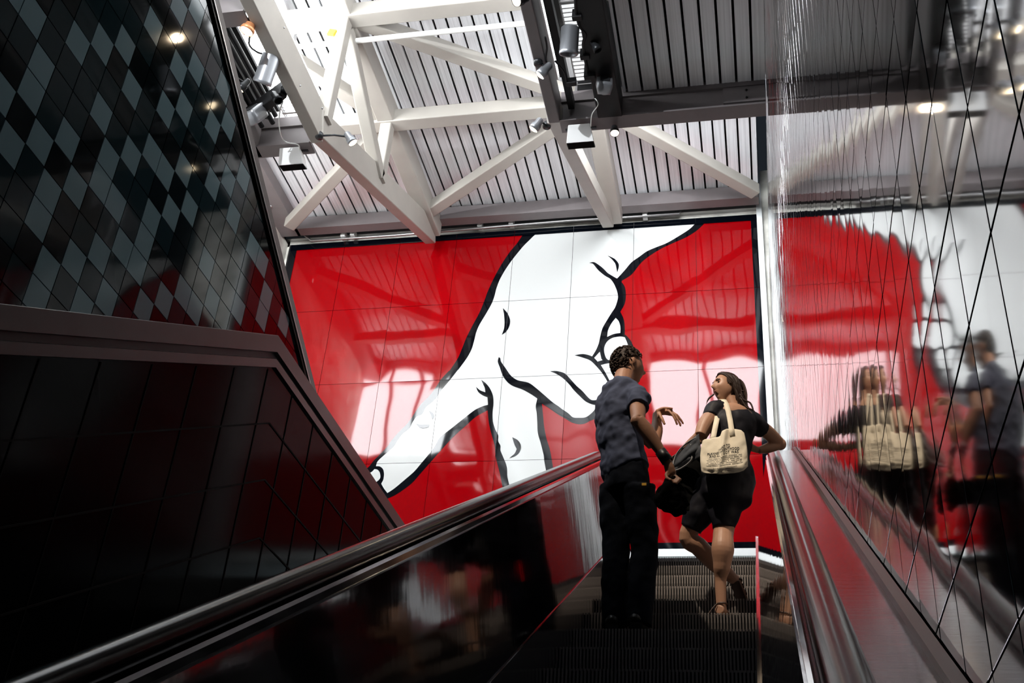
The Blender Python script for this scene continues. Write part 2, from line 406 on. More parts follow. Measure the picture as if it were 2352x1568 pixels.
# conduit on the head of the mural
e = empty('conduit', (-3.5, 13.93, .815*YM), 'grey conduit clipped along the concrete band above the mural', 'pipe')
MB().tube([PY(672, 522, 13.9), PY(690, 520, 13.9), PY(700, 540, 13.9), PY(715, 553, 13.9), PY(900, 541, 13.9), PY(1300, 507, 13.9), PY(1560, 491, 13.9), PY(1562, 484, 13.9)], .022, 8).build('tube', M['alu'], e, smooth=True)
for x, y in ((789, 540), (811, 537), (1103, 516), (1175, 511), (1482, 492)):
    p = PY(x, y, 13.9); MB().mm((p.x-.04, 13.87, p.z-.04), (p.x+.03, 14.0, p.z+.07)).build('clip', M['boxw'], e)
e = empty('conduit', (-7.3, 12, 11.4), 'grey conduit along the left edge of the deck by the concrete wall', 'pipe')
MB().tube([PX(610, 445, -7.3), PX(640, 495, -7.3), PX(665, 538, -7.3)], .025, 8).build('tube', M['alu'], e, smooth=True)
MB().tube([PX(614, 474, -7.3), PX(641, 471, -7.2)], .03, 8).build('bracket', M['alu'], e, smooth=True)

# lower band under the mural: white ledge + pale tiles
b = MB(); b.mm((-7.4, 13.94, 5.66), (.2, 14.06, 5.76))
meta(b.build('trim_5', M['white']), 'white ledge under the mural', 'trim', kind='structure')
b = MB()
for i in range(16):
    for j in range(5):
        b.mm((-7.4+i*.475, 14.02, 5.64-(j+1)*.42), (-7.4+(i+1)*.475-.012, 14.05, 5.64-j*.42-.012))
meta(b.build('wall_lower_back', M['wtile']), 'pale blue tiled wall below the mural', 'wall', kind='structure')

# ------------------------------------------------------------------ left tiled wall
T = .2; XL = -3.92
LIGHT4 = [(270,160),(330,520),(250,700),(610,335),(800,340),(975,345),(1195,195),(1390,100),(1530,100),(1385,520),(1520,520),(1020,690),(1725,660),(785,880),(1280,850),(1425,835),(1650,960),(1765,950),(95,1120),(310,1100),(520,1080),(835,1230),(1010,1200),(1170,1180),(1265,1340),(1415,1300),(50,720),(370,1410),(580,1370),(780,1400),(1640,1320),(1765,1390),(1880,1280)]
LIGHT6 = [(300,420),(890,280),(1165,370),(1320,370),(1460,330),(1800,400),(1120,540),(950,580),(770,650),(1060,800),(1600,770),(1950,600),(2030,680),(355,810),(570,740),(290,960),(650,1040),(820,990),(1110,1060),(1265,1030),(1410,930),(1500,1100),(1640,1050),(1840,1110),(2060,1000),(2010,1240),(2170,1200),(1400,60)]
light = set()
def cellL(x, y):
    p = PX(x, y, XL); return (math.floor((p.y-.194)/T), math.floor((p.z-.18)/T))
for x, y in LIGHT4: light.add(cellL(x/3.357, y/3.357))
for x, y in LIGHT6: light.add(cellL(x/3.36, 380+y/3.36))
def in_view(iy, iz):
    p = Vector((XL, .194+(iy+.5)*T, .18+(iz+.5)*T)); w = p.dot(FW)
    if w <= 0: return False
    x = 1176+FPX*p.dot(RT)/w; y = 784-FPX*p.dot(UP)/w
    return -20 < x < 2372 and -20 < y < 1590
def edge_z(y): return 6.70-.5584*(y-5.39)
rnd = random.Random(5)
def clip_half(poly, f):
    out = []
    for i in range(len(poly)):
        a, c = poly[i], poly[(i+1) % len(poly)]; fa, fc = f(a), f(c)
        if fa >= 0: out.append(a)
        if (fa >= 0) != (fc >= 0):
            t = fa/(fa-fc); out.append(tuple(a[k]+(c[k]-a[k])*t for k in range(len(a))))
    return out
tw = MB()
for iy in range(-6, 46):
    for iz in range(2, 48):
        y0 = .194+iy*T; z0 = .18+iz*T
        g = .0035
        tilt = (rnd.uniform(-1, 1)*.0022, rnd.uniform(-1, 1)*.0022)
        if in_view(iy, iz): mi = 0 if (iy, iz) in light else (1 if rnd.random() < .55 else 2)
        else: mi = 0 if rnd.random() < .33 else (1 if rnd.random() < .5 else 2)
        poly = [(y0+g, z0+g), (y0+T-g, z0+g), (y0+T-g, z0+T-g), (y0+g, z0+T-g)]
        poly = clip_half(poly, lambda q: edge_z(q[0])-q[1])
        if len(poly) < 3: continue
        n = len(poly)
        fr = [Vector((XL+tilt[0]*(q[0]-y0-T/2)+tilt[1]*(q[1]-z0-T/2), q[0], q[1])) for q in poly]
        bk = [Vector((XL-.012, q[0], q[1])) for q in poly]
        tw.mi = mi
        tw.add(fr+bk, [tuple(range(n))]+[(i, (i+1) % n, n+(i+1) % n, n+i) for i in range(n)])
tw.mi = 3
pl = clip_half([(-1.2, .4), (9.6, .4), (9.6, 9.9), (-1.2, 9.9)], lambda q: edge_z(q[0])-q[1])
n = len(pl)
tw.add([Vector((XL-.010, q[0], q[1])) for q in pl]+[Vector((XL-.2, q[0], q[1])) for q in pl], [tuple(range(n)), tuple(range(n, 2*n))]+[(i, (i+1) % n, n+(i+1) % n, n+i) for i in range(n)])
meta(tw.build('wall_left', [M['tl'], M['tm'], M['td'], M['grout']]), 'dark wall of square glazed tiles in teal, black and grey blue', 'wall', kind='structure')
def along(y, dx, dn): # point on the raking edge of the tiled wall, dn outward normal to the edge
    k = math.hypot(1, .5584)
    return Vector((XL+dx, y+dn*.5584/k, edge_z(y)+dn/k))
for nm, m_, x0, x1, n0, n1, lb in (('trim_6', 'black', -.2, .02, 0.0, .03, 'black edge strip along the raking end of the tiled wall'),
                                   ('trim_7', 'alu', -.2, .03, .035, .05, 'thin bright metal bead along the raking end of the tiled wall'),
                                   ('trim_8', 'frame', -.2, .01, .06, .17, 'brown grey metal band along the raking end of the tiled wall')):
    b = MB(); A = [along(-1, x0, n0), along(-1, x1, n0), along(-1, x1, n1), along(-1, x0, n1)]; B = [along(9.4, x0, n0), along(9.4, x1, n0), along(9.4, x1, n1), along(9.4, x0, n1)]
    b.add(A+B, [(0,1,2,3),(4,5,6,7),(0,1,5,4),(1,2,6,5),(2,3,7,6),(3,0,4,7)])
    meta(b.build(nm, M[m_]), lb, 'trim', kind='structure')
meta(MB().mm((-5.60, 3, 9.52), (-5.42, 9.40, 9.56)).build('ceiling_soffit', M['black']), 'black soffit board over the conduits in the left bay', 'ceiling', kind='structure')
# pipes behind the tiled wall edge
cbun = empty('conduit_bundle', (-5.5, 7, 9.3), 'bundle of thin grey conduits behind the raking edge of the tiled wall', 'pipe')
for i, (x, z) in enumerate(((-5.56, 9.20), (-5.50, 9.34), (-5.43, 9.24), (-5.57, 9.44), (-5.42, 9.36))):
    MB().tube([(x, 5.5, z), (x, 8.0, z), (x+.02, 9.3, z)], .030+.006*(i % 2), 8).build('conduit', M['lampg' if i % 2 else 'lampd'], cbun, smooth=True)

# ------------------------------------------------------------------ right mirrored wall
XR = .2817; T2 = .2; NS = 6
rv = []; rf = []; rm = []
r2 = np.random.RandomState(3)
off_y, off_z = .161, .072
vid = 0
u = np.linspace(0, 1, NS+1)
UU, VV = np.meshgrid(u, u, indexing='ij')
prof = (1-(2*UU-1)**2)*(1-(2*VV-1)**2)
quads = [(i*(NS+1)+j, (i+1)*(NS+1)+j, (i+1)*(NS+1)+j+1, i*(NS+1)+j+1) for i in range(NS) for j in range(NS)]
per = [(i, 0) for i in range(NS)]+[(NS, j) for j in range(NS)]+[(NS-i, NS) for i in range(NS)]+[(0, NS-j) for j in range(NS)]
pidx = [i*(NS+1)+j for i, j in per]
ZTOP = 9.45
for iy in range(-1, 69):
    for iz in range(-9, 47):
        y0 = off_y+iy*T2; z0 = off_z+iz*T2
        # keep only what stands above the inclined escalator deck
        if z0+T2 < (.5*y0-.6)/.866 and z0 < 4.0: continue
        if z0 > ZTOP: continue
        g = .0032
        Y = y0+g+UU*(T2-2*g); Z = z0+g+VV*(T2-2*g)
        amp = .00022+.00022*r2.rand(); tx, tz = r2.randn(2)*.0020
        wob = .00009*np.sin(9*Y+2.1*Z+1.7)+.00012*np.sin(4.1*Z-3*Y)
        X = XR-amp*prof-tx*(UU-.5)*T2-tz*(VV-.5)*T2-wob
        base = len(rv)
        rv += list(zip(X.ravel().tolist(), Y.ravel().tolist(), np.minimum(Z, ZTOP).ravel().tolist()))
        rf += [tuple(base+k for k in q) for q in quads]; rm += [0]*len(quads)
        nb = len(rv)
        for k in pidx:
            p = rv[base+k]; cyy, czz = y0+T2/2, z0+T2/2
            rv.append((XR+.0036, p[1]+(.002 if p[1] > cyy else -.002), p[2]+(.002 if p[2] > czz else -.002)))
        L = len(pidx)
        # bevelled metal arris, then the dark side down to the joint
        for e_, dx_ in ((0, 0), (.0007, .0006)):
            for k in pidx:
                p = rv[base+k]; a_ = 1 if p[1] > cyy else -1; c_ = 1 if p[2] > czz else -1
                oy = e_*a_ if abs(abs(p[1]-cyy)-(T2/2-g)) < 1e-6 else 0; oz = e_*c_ if abs(abs(p[2]-czz)-(T2/2-g)) < 1e-6 else 0
                rv.append((p[0]+dx_, p[1]+oy, p[2]+oz))
        for k in range(L):
            k2 = (k+1) % L
            rf.append((nb+L+k, nb+L+k2, nb+2*L+k2, nb+2*L+k)); rm.append(2)
            rf.append((nb+2*L+k, nb+2*L+k2, nb+k2, nb+k)); rm.append(1)
me = bpy.data.meshes.new('wall_right'); me.from_pydata(rv, [], rf)
for k in ('mirror', 'grout', 'stain2'): me.materials.append(M[k])
me.polygons.foreach_set('material_index', rm)
me.polygons.foreach_set('use_smooth', [m_ == 0 for m_ in rm]); me.update()
wr = bpy.data.objects.new('wall_right', me); COL.objects.link(wr)
meta(wr, 'wall of square mirror-finish steel tiles with dark joints', 'wall', kind='structure')
b = MB(); b.mm((XR+.0038, -.2, -1.6), (XR+.15, 14.0, ZTOP))
meta(b.build('wall_right_backing', M['grout']), 'black backing seen in the joints of the mirrored wall', 'wall', kind='structure')

# ------------------------------------------------------------------ mural
def crom(pts, k=4):
    n = len(pts); out = []
    V = [Vector((p[0], p[1])) for p in pts]
    def sharp(i):
        a = V[i]-V[i-1]; c = V[(i+1) % n]-V[i]
        if a.length < 1e-6 or c.length < 1e-6: return True
        return a.angle(c) > math.radians(52)
    sh = [sharp(i) for i in range(n)]
    for i in range(n):
        p1, p2 = V[i], V[(i+1) % n]
        d = (p2-p1).length
        def tan(j):
            if sh[j]: return None
            t = (V[(j+1) % n]-V[j-1])
            return t.normalized()*min((V[(j+1) % n]-V[j]).length, (V[j]-V[j-1]).length, d)
        t1 = tan(i); t2 = tan((i+1) % n)
        if t1 is None: t1 = (p2-p1)
        if t2 is None: t2 = (p2-p1)
        for s_ in range(k):
            t = s_/k; t3 = t**3; tt = t*t
            q = p1*(2*t3-3*tt+1)+t1*(t3-2*tt+t)+p2*(-2*t3+3*tt)+t2*(t3-tt)
            out.append((q.x, q.y))
    return out
def C1(l): return [(640+x/3.92, 500+y/3.92) for x, y in l]
def C2(l): return [(1180+x/3.92, 480+y/3.92) for x, y in l]
def C3(l): return [(780+x/3.733, 820+y/3.733) for x, y in l]
def C4(l): return [(1300+x/4.52, 780+y/4.52) for x, y in l]
sil = C1([(2260,60),(2150,225),(2080,310),(2000,430),(1930,560),(1880,670),(1855,740),(1810,850),(1740,980),(1690,1080),(1650,1180),(1610,1270),(1540,1375)]) \
    + C3([(935,120),(870,190),(830,250),(770,330),(700,400),(650,470),(610,530),(560,590),(490,660),(440,720),(410,765),(340,840),(290,890),(255,935),(180,1010),(170,1100),(230,1190),(330,1230),(440,1200),
          (520,1155),(620,1080),(700,990),(780,900),(850,820),(940,720),(1000,660),(1080,590),(1170,510),(1270,455),(1280,560),(1300,650),(1330,740),(1345,800),(1345,870),(1365,950),(1385,1030),(1430,1250),(1450,1500),(1700,1650),(1900,1500),(1870,1200),(1817,865),(1800,780),(1775,700),(1755,600),(1745,500),(1735,397),
          (1800,440),(1870,490),(1940,530),(1990,560),(2050,575),(2100,570),(2150,545)]) \
    + [(1364,963),(1400,945),(1440,900),(1462,850)] \
    + C2([(1090,1275),(1075,1230),(1050,1180),(1020,1145),(1000,1130),(1000,1060),(990,990),(960,925),(1000,850),(1010,770),(1000,700),(965,650),(1060,590),(1150,480),(1240,410),(1350,345),(1450,300),(1550,255),(1640,200),(1715,130),(1760,60)])
wht = C1([(2440,60),(2305,157),(2260,200),(2200,260),(2110,370),(2040,470),(1990,560),(1960,640),(1945,700),(1920,770),(1870,860),(1810,960),(1780,1030),(1760,1110),(1735,1190),(1690,1270),(1620,1365)]) \
    + C3([(1010,115),(960,180),(910,240),(860,300),(830,350),(790,390),(740,430),(715,480),(690,500),(660,510),(625,560),(600,610),(540,660),(500,710),(470,760),(430,800),(370,850),(325,895),(312,935),(345,937),(372,960),(381,1000),(375,1050),(357,1085),(380,1125),(410,1165),
          (470,1125),(560,1050),(640,980),(700,910),(755,845),(800,790),(830,740),(860,690),(920,640),(960,610),(1010,570),(1060,530),(1110,490),(1165,450),(1230,420),(1285,405),(1300,500),(1320,640),(1345,740),(1362,800),(1370,880),(1400,960),(1420,1050),(1480,1300),(1550,1560),(1700,1600),(1820,1450),(1790,1100),(1755,890),(1750,840),(1725,740),(1700,650),(1695,560),(1690,480),(1682,420),(1697,350),(1760,350),(1830,390),(1900,440),(1960,480),(2000,515),(2050,520),(2110,515),(2160,480),(2195,440)]) \
    + [(1372,930),(1390,905),(1400,890),(1398,878)] \
    + C2([(850,1545),(700,1335),(740,1270),(765,1210),(780,1140),(800,1070),(840,1000),(880,935),(915,880),(938,800),(930,740),(910,690),(890,645),(930,625),(1000,550),(1060,480),(1130,430),(1200,380),(1280,345),(1380,305),(1500,235),(1590,175),(1650,110),(1670,60)])
whites = [wht,
    C2([(918,980),(945,1010),(960,1060),(960,1115),(900,1125),(842,1150),(850,1090),(880,1030)]),
    C2([(1000,1155),(960,1148),(890,1160),(840,1195),(815,1250),(820,1310),(845,1355),(900,1365),(980,1380),(1070,1330),(1060,1275),(1040,1260),(1020,1200)]),
    C2([(775,1285),(790,1350),(800,1360),(750,1375),(725,1340)]),
    C2([(785,1405),(850,1390),(920,1395),(960,1450),(920,1540),(870,1560),(830,1480)]),
    C3([(275,985),(300,960),(325,965),(345,990),(350,1030),(335,1055),(290,1080),(230,1060),(225,1010)])]
marks = [
    C3([(1215,195),(1255,225),(1290,270),(1315,330),(1320,400),(1313,470),(1315,550),(1335,620),(1360,670),(1360,720),(1380,760),(1380,800),(1400,850),(1425,910),(1437,960),(1440,1030),(1500,1280),(1420,1200),(1375,1000),(1340,860),(1330,760),(1300,650),(1280,560),(1270,455),(1272,405),(1268,345),(1230,330),(1190,300),(1170,255),(1205,285),(1250,302),(1245,265),(1230,230)]),
    C3([(1365,0),(1378,10),(1385,40),(1420,90),(1470,160),(1530,200),(1620,220),(1690,270),(1760,330),(1830,390),(1900,440),(1990,540),(1870,480),(1735,400),(1695,400),(1695,355),(1660,330),(1610,300),(1560,275),(1490,250),(1440,215),(1400,160),(1375,90),(1357,40)]),
    C3([(1805,122),(1860,120),(1930,140),(1980,190),(2030,245),(2080,290),(2130,345),(2165,370),(2220,367),(2260,360),(2260,400),(2215,412),(2165,405),(2110,380),(2060,335),(2010,285),(1970,235),(1920,185),(1860,145)]),
    C4([(90,162),(180,150),(270,175),(330,230),(380,300),(430,400),(450,470),(410,400),(370,340),(310,270),(250,215),(170,185)]),
    C2([(680,485),(725,480),(780,515),(815,545),(850,580),(930,627),(975,650),(930,720),(900,670),(870,630),(820,600),(760,550),(715,495)]),
    C2([(845,420),(880,435),(915,455),(945,495),(945,530),(932,572),(920,510),(910,485),(880,450)]),
    C1([(2020,815),(2060,860),(2085,925),(2075,985),(2045,1030),(2010,1055),(2030,1000),(2035,940),(2030,870)]),
    C3([(763,457),(800,480),(810,510),(795,537),(785,500)]),
    C3([(658,573),(700,580),(770,578),(765,600),(730,610),(690,605)]),
    C3([(1482,688),(1530,715),(1555,760),(1545,810),(1510,845),(1455,867),(1500,830),(1520,790),(1500,750)])]
def to_xz(pl): 
    out = []
    for x, y in pl:
        p = PY(x, y, YM); out.append((p.x, p.z))
    return out
polys = [(1, to_xz(crom(sil)))]+[(2, to_xz(crom(p))) for p in whites]+[(1, to_xz(crom(p))) for p in marks]
bw = .115
X1, Z1 = MX0+8*MPW, MZ0+4*MPH
for q in ([(MX0,MZ0),(X1,MZ0),(X1,MZ0+.10),(MX0,MZ0+.10)], [(MX0,Z1-bw),(X1,Z1-bw),(X1,Z1),(MX0,Z1)],
          [(MX0,MZ0),(MX0+bw,MZ0),(MX0+bw,Z1),(MX0,Z1)], [(X1-bw,MZ0),(X1,MZ0),(X1,Z1),(X1-bw,Z1)]):
    polys.append((1, q))
mur = empty('mural', (MX0+4*MPW, YM, MZ0), 'huge glossy red mural of an outlined white hand with walking fingers', 'mural')
MB().mm((MX0-.04, YM+.03, MZ0-.03), (X1+.03, YM+.058, Z1+.03)).build('backing_frame', M['black'], mur)
for i in range(8):
    for j in range(4):
        g = .0028
        x0, x1, z0, z1 = MX0+i*MPW+g, MX0+(i+1)*MPW-g, MZ0+j*MPH+g, MZ0+(j+1)*MPH-g
        pb = MB(); pb.mm((x0, YM, z0), (x1, YM+.028, z1)); pb.m = [1, 1, 0, 1, 1, 1]
        for li, (mi, poly) in enumerate(polys):
            q = poly
            for f in (lambda p: p[0]-x0, lambda p: x1-p[0], lambda p: p[1]-z0, lambda p: z1-p[1]):
                if len(q) >= 3: q = clip_half(q, f)
            if len(q) < 3: continue
            q2 = []
            for p in q:
                if not q2 or (abs(p[0]-q2[-1][0])+abs(p[1]-q2[-1][1])) > 1e-5: q2.append(p)
            if len(q2) < 3: continue
            yy = YM-.0012-.0005*li
            vs = [Vector((p[0], yy, p[1])) for p in q2]
            tri = tessellate_polygon([vs])
            pb.mi = mi
            fs = []
            for t in tri:
                a, c, d = (vs[k] for k in t)
                if (c-a).cross(d-a).length < 1e-9: continue
                fs.append(t if (c-a).cross(d-a).y < 0 else (t[0], t[2], t[1]))
            pb.add(vs, fs)
        pb.build('panel', [M['mred'], M['mblack'], M['mwhite']], mur, recalc=False)

# ------------------------------------------------------------------ escalator
c30, s30 = math.cos(math.pi/6), math.sin(math.pi/6)
def ref_curve():
    pts = []
    for i in range(12): 
        y = -1+i*(8.75/11); pts.append((y, (.5*y-.42)/c30))
    y0, z0 = pts[-1]; R_ = 2.0
    for k in range(1, 9):
        a = math.radians(30*(1-k/8)); a0 = math.radians(30)
        pts.append((y0+R_*(math.sin(a0)-math.sin(a)), z0+R_*(math.cos(a)-math.cos(a0))))
    pts.append((9.9, pts[-1][1]))
    return pts
REF = ref_curve()
def offs(d):
    out = []
    n = len(REF)
    for i in range(n):
        a = REF[max(i-1, 0)]; b_ = REF[min(i+1, n-1)]
        t = Vector((b_[0]-a[0], b_[1]-a[1])).normalized()
        out.append((REF[i][0]+t.y*d, REF[i][1]-t.x*d))   # d positive = below
    return out
def sweep(mb, prof, closed=True):
    """prof = [(X, d)]"""
    n = len(prof); R = len(REF); vs = []
    cols = [offs(d) for _, d in prof]
    for i in range(R):
        for k in range(n): vs.append((prof[k][0], cols[k][i][0], cols[k][i][1]))
    fs = []
    for i in range(R-1):
        for k in range(n if closed else n-1):
            fs.append((i*n+k, i*n+(k+1) % n, (i+1)*n+(k+1) % n, (i+1)*n+k))
    if closed: fs += [tuple(range(n)), tuple((R-1)*n+k for k in range(n))]
    mb.add(vs, fs)
esc = empty('escalator', (-.53, 6, 2), 'steep escalator with stainless sides carrying the two people up', 'escalator')
def side(cx, sgn):
    """cx handrail centre, sgn = +1 when the steps lie on the -X side"""
    inn = -sgn
    # handrail: flattened C section
    pr = []
    for k in range(14):
        a = math.pi*k/13
        pr.append((cx+.038*math.cos(a), .030-.030*math.sin(a)))
    pr += [(cx-.038, .05), (cx-.026, .062), (cx+.026, .062), (cx+.038, .05)]
    h = MB(); sweep(h, pr)
    o = h.build('handrail', M['rubber'], esc, smooth=False)
    for p in o.data.polygons: p.use_smooth = True
    t = MB()
    sweep(t, [(cx+inn*.030, .066), (cx+inn*.048, .060), (cx+inn*.056, .068), (cx+inn*.052, .10), (cx+inn*.030, .10)])
    t.build('handrail_guide', M['stain2'], esc)
    t = MB()
    sweep(t, [(cx+inn*.048, .10), (cx+inn*.060, .094), (cx+inn*.150, .66), (cx+inn*.150, .72), (cx+inn*.03, .72), (cx+inn*.03, .10)])
    t.build('inner_panel', M['panelr' if sgn > 0 else 'panel_shaded'], esc)
    t = MB()
    sweep(t, [(cx+inn*.146, .66), (cx+inn*.158, .655), (cx+inn*.166, .90), (cx+inn*.16, 1.1), (cx+inn*.15, 1.1)])
    t.build('skirt', M['stain2'], esc)
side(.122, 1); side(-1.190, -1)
d = MB(); sweep(d, [(.160, .030), (XR-.004, .030), (XR-.004, .06), (.160, .06)]); d.build('outer_deck', M['stain'], esc)
d = MB(); sweep(d, [(XR-.022, .012), (XR-.003, .004), (XR-.003, .030), (XR-.022, .030)]); d.build('outer_deck_bead', M['cap'], esc)
d = MB(); sweep(d, [(-1.32, .05), (-1.228, .05), (-1.228, .09), (-1.28, .95), (-1.32, .95)]); d.build('outer_cladding', M['stain'], esc)
# steps
NOSE = 1.27; ZL = 3.46
def nose_z(y):
    z = (.5*y-NOSE)/c30
    return z if y < 7.6 else min(z-.0+0, (.5*7.6-NOSE)/c30+ (ZL-.02-(.5*7.6-NOSE)/c30)*(1-(1-min((y-7.6)/1.0,1))**1.6))
ys = [6.13+.4*k for k in range(-8, 7)]
for k, y in enumerate(ys):
    z = nose_z(y); zp = nose_z(y-.4)
    hgt = max(z-zp, .03)
    b = MB()
    x0, x1 = -1.03, -.035
    b.mi = 1
    # curved riser behind the ribs and body
    b.mm((x0, y+.016, z-hgt-.02), (x1, y+.40, z-.006))
    b.mi = 0
    nr = 56; w = (x1-x0)/nr
    for i in range(nr):
        xa = x0+i*w
        # tread rib
        b.mm((xa, y, z-.008), (xa+w*.52, y+.40, z))
        # riser rib (curved: recedes toward the bottom)
        prev = None; vs = []
        for q in range(5):
            t = q/4
            zz = z-t*hgt; yy = y+.0+.05*t*t if hgt > .1 else y+.02*t
            vs += [(xa, yy, zz), (xa+w*.52, yy, zz), (xa, yy+.03, zz), (xa+w*.52, yy+.03, zz)]
        fs = []
        for q in range(4):
            a = q*4; c = a+4
            fs += [(a, a+1, c+1, c), (a+1, a+3, c+3, c+1), (a+2, a, c, c+2)]
        b.add(vs, fs)
    b.build('step', [M['step'], M['stepd']], esc, recalc=False)
b = MB(); b.mm((-1.03, 8.56, ZL-.06), (-.035, 8.9, ZL))
for i in range(56):
    b.add([(-1.03+i*.01777, 8.56, ZL-.01), (-1.03+i*.01777+.008, 8.56, ZL-.01), (-1.03+i*.01777+.004, 8.53, ZL+.004)], [(0, 1, 2)])
b.build('comb_plate', M['alu'], esc)
meta(MB().mm((-7.4, 8.9, ZL-.3), (.28, 14.06, ZL-.001)).build('floor', M['conc']), 'upper landing floor beyond the escalator comb', 'floor', kind='structure')
# yellow and black hanging strap tag seen by the man's hip is part of the man

# ------------------------------------------------------------------ raised parapet of the neighbouring flight
XP = -3.6
def sweep2(mb, prof):
    """path of the parapet; prof=[(X,d)] d down from the top edge"""
    path = [(-3.0, (4.702-(7.025+3.0)*math.tan(math.pi/6))), (7.025, 4.702), (13.9, 4.702)]
    def off(d):
        # mitred offset
        t30 = math.radians(30); o = []
        o.append((path[0][0]+d*math.sin(t30), path[0][1]-d*math.cos(t30)))
        m_ = math.radians(15); o.append((path[1][0]+d*math.tan(m_), path[1][1]-d))
        o.append((path[2][0], path[2][1]-d)); return o
    n = len(prof); vs = []; C = [off(d_) for _, d_ in prof]
    for i in range(3):
        for k in range(n): vs.append((prof[k][0], C[k][i][0], C[k][i][1]))
    fs = [(i*n+k, i*n+(k+1) % n, (i+1)*n+(k+1) % n, (i+1)*n+k) for i in range(2) for k in range(n)]
    fs += [tuple(range(n)), tuple(2*n+k for k in range(n))]
    mb.add(vs, fs)
par = empty('parapet', (XP, 7, 4), 'dark metal-capped parapet of the neighbouring flight, bent where it levels out', 'parapet')
b = MB(); sweep2(b, [(XP, .004), (XP-.006, 0), (XP-.30, 0), (XP-.30, .14), (XP, .13)]); b.build('cap', M['cap'], par)
b = MB(); sweep2(b, [(XP-.03, .13), (XP-.30, .13), (XP-.30, .20), (XP-.03, .20)]); b.build('shadow_gap', M['black'], par)
b = MB(); sweep2(b, [(XP, .185), (XP-.02, .180), (XP-.30, .18), (XP-.30, .26), (XP, .25)]); b.build('lower_rail', M['cap'], par)
b = MB(); sweep2(b, [(XP-.02, .25), (XP-.25, .25), (XP-.25, 3.6), (XP-.02, 3.6)]); b.build('cladding', M['para'], par)
jb = MB()
for k in range(1, 9):
    sweep2(jb, [(XP-.019, .25+k*.42), (XP-.014, .25+k*.42), (XP-.014, .262+k*.42), (XP-.019, .262+k*.42)])
for k in range(24):
    y = 1.0+k*.5; ztop = 4.44 if y > 7.1 else 4.44-(7.1-y)*math.tan(math.pi/6)
    jb.mm((XP-.019, y, ztop-3.2), (XP-.014, y+.008, ztop))
jb.build('cladding_joints', M['grout'], par)
b = MB(); b.add([(-3.7, -1, -3.0), (-1.3, -1, -3.0), (-1.3, 9.0, 2.75), (-3.7, 9.0, 2.75)], [(0,1,2,3)]); b.add([(-3.7, -1, -3.1), (-1.3, -1, -3.1), (-1.3, 9.0, 2.65), (-3.7, 9.0, 2.65)], [(0,1,2,3)])
meta(b.build('floor_slope', M['para']), 'dark sloping floor of the neighbouring flight', 'floor', kind='structure')


# ------------------------------------------------------------------ lamps and fittings of the service frame
def spot(name, lens, back, z, dia, label, lit=True, cat='spotlight', mk='lampg', group='spotlights', zb=None, watts=14, yoke=None, prof=1, yq=None):
    a = PZ(lens[0], lens[1], z); b_ = PZ(back[0], back[1], zb if zb is not None else z+.12)
    d = (b_-a).normalized(); L = (b_-a).length; r = dia/2
    e = empty(name, a, label, cat, group)
    m = MB()
    if prof == 1:
        m.lathe(a, b_, [(.03, r*.90), (.0, r*.92), (-.004, r), (.03, r*1.02), (L*.45, r*.95), (L*.5, r*.78), (L*.9, r*.70), (L, r*.5), (L+.01, .0)])
    else:
        m.lathe(a, b_, [(.05, r*.86), (0, r*.88), (-.01, r*.98), (.0, r*1.04), (.03, r*1.04), (.035, r), (L*.93, r), (L, r*.8), (L+.005, 0)])
    m.build('housing', M[mk], e, smooth=True)
    m = MB()
    if lit:
        m.lathe(a, b_, [(-.018, 0.0), (-.012, r*.5), (.0, r*.88), (.02, r*.88)]); m.build('bulb', M['glow_lamp'], e, smooth=True)
        ld = bpy.data.lights.new('lamp_beam', 'SPOT'); ld.energy = watts; ld.color = (1, .78, .52); ld.spot_size = 1.5; ld.spot_blend = .6; ld.shadow_soft_size = .04
        lo = bpy.data.objects.new('lamp_beam', ld); COL.objects.link(lo); lo.parent = e
        lo.location = -d*.03; lo.rotation_euler = (-d).to_track_quat('-Z', 'Y').to_euler()
    else:
        m.lathe(a, b_, [(.045, 0.0), (.045, r*.86)]); m.build('lens', M['lens'], e)
    if yoke or yq:
        q = Vector(yq) if yq else PZ(yoke[0], yoke[1], z+.14)
        m = MB(); m.tube([a+d*L*.6, (a+d*L*.6+q)/2+Vector((0, 0, .02)), q], .012, 8)
        m.lathe(q-Vector((0,0,.03)), q+Vector((0,0,.05)), [(0, 0), (.0, .045), (.05, .05), (.08, .03), (.08, 0)], 14)
        m.build('clamp', M['lampd'], e, smooth=True)
    return e
spot('spotlight', (566, 72), (577, 55), 8.9, .15, 'glaring orange-white spotlight at the top of the left bay', watts=20, yoke=(580, 44), zb=9.0, mk='glow_tint')
spot('spotlight', (551, 205), (572, 183), 8.92, .10, 'small lit spotlight close to the raking edge of the tiled wall', watts=10, mk='lampd', yq=(-5.63, 8.1, 9.02))
spot('spotlight', (811, 328), (795, 305), 8.95, .115, 'lit spotlight hanging where the raking strut meets the side beam', watts=10, yq=(-4.80, 9.33, 9.0))
spot('spotlight', (1240, 173), (1265, 147), 8.85, .115, 'lit silvery spotlight halfway up the dark narrow beam', watts=10, yoke=(1236, 143))
spot('spotlight', (1225, 297), (1243, 273), 8.9, .115, 'lit silvery spotlight at the lower end of the dark narrow beam', watts=10, yoke=(1256, 288))
spot('spotlight', (1412, 306), (1411, 290), 8.86, .10, 'small lit spotlight hanging under the cross beam beside the white floodlight', watts=8, mk='lampd')
spot('spotlight', (1186, 2), (1212, -6), 8.85, .12, 'lit spotlight cut by the top edge of the photograph', watts=10, mk='lampd')
spot('projector_tube', (602, 190), (626, 122), 8.8, .20, 'grey cylindrical fitting pointing down in the left bay', lit=False, cat='fitting', mk='lampg', group='cylindrical fittings', zb=9.05, prof=2)
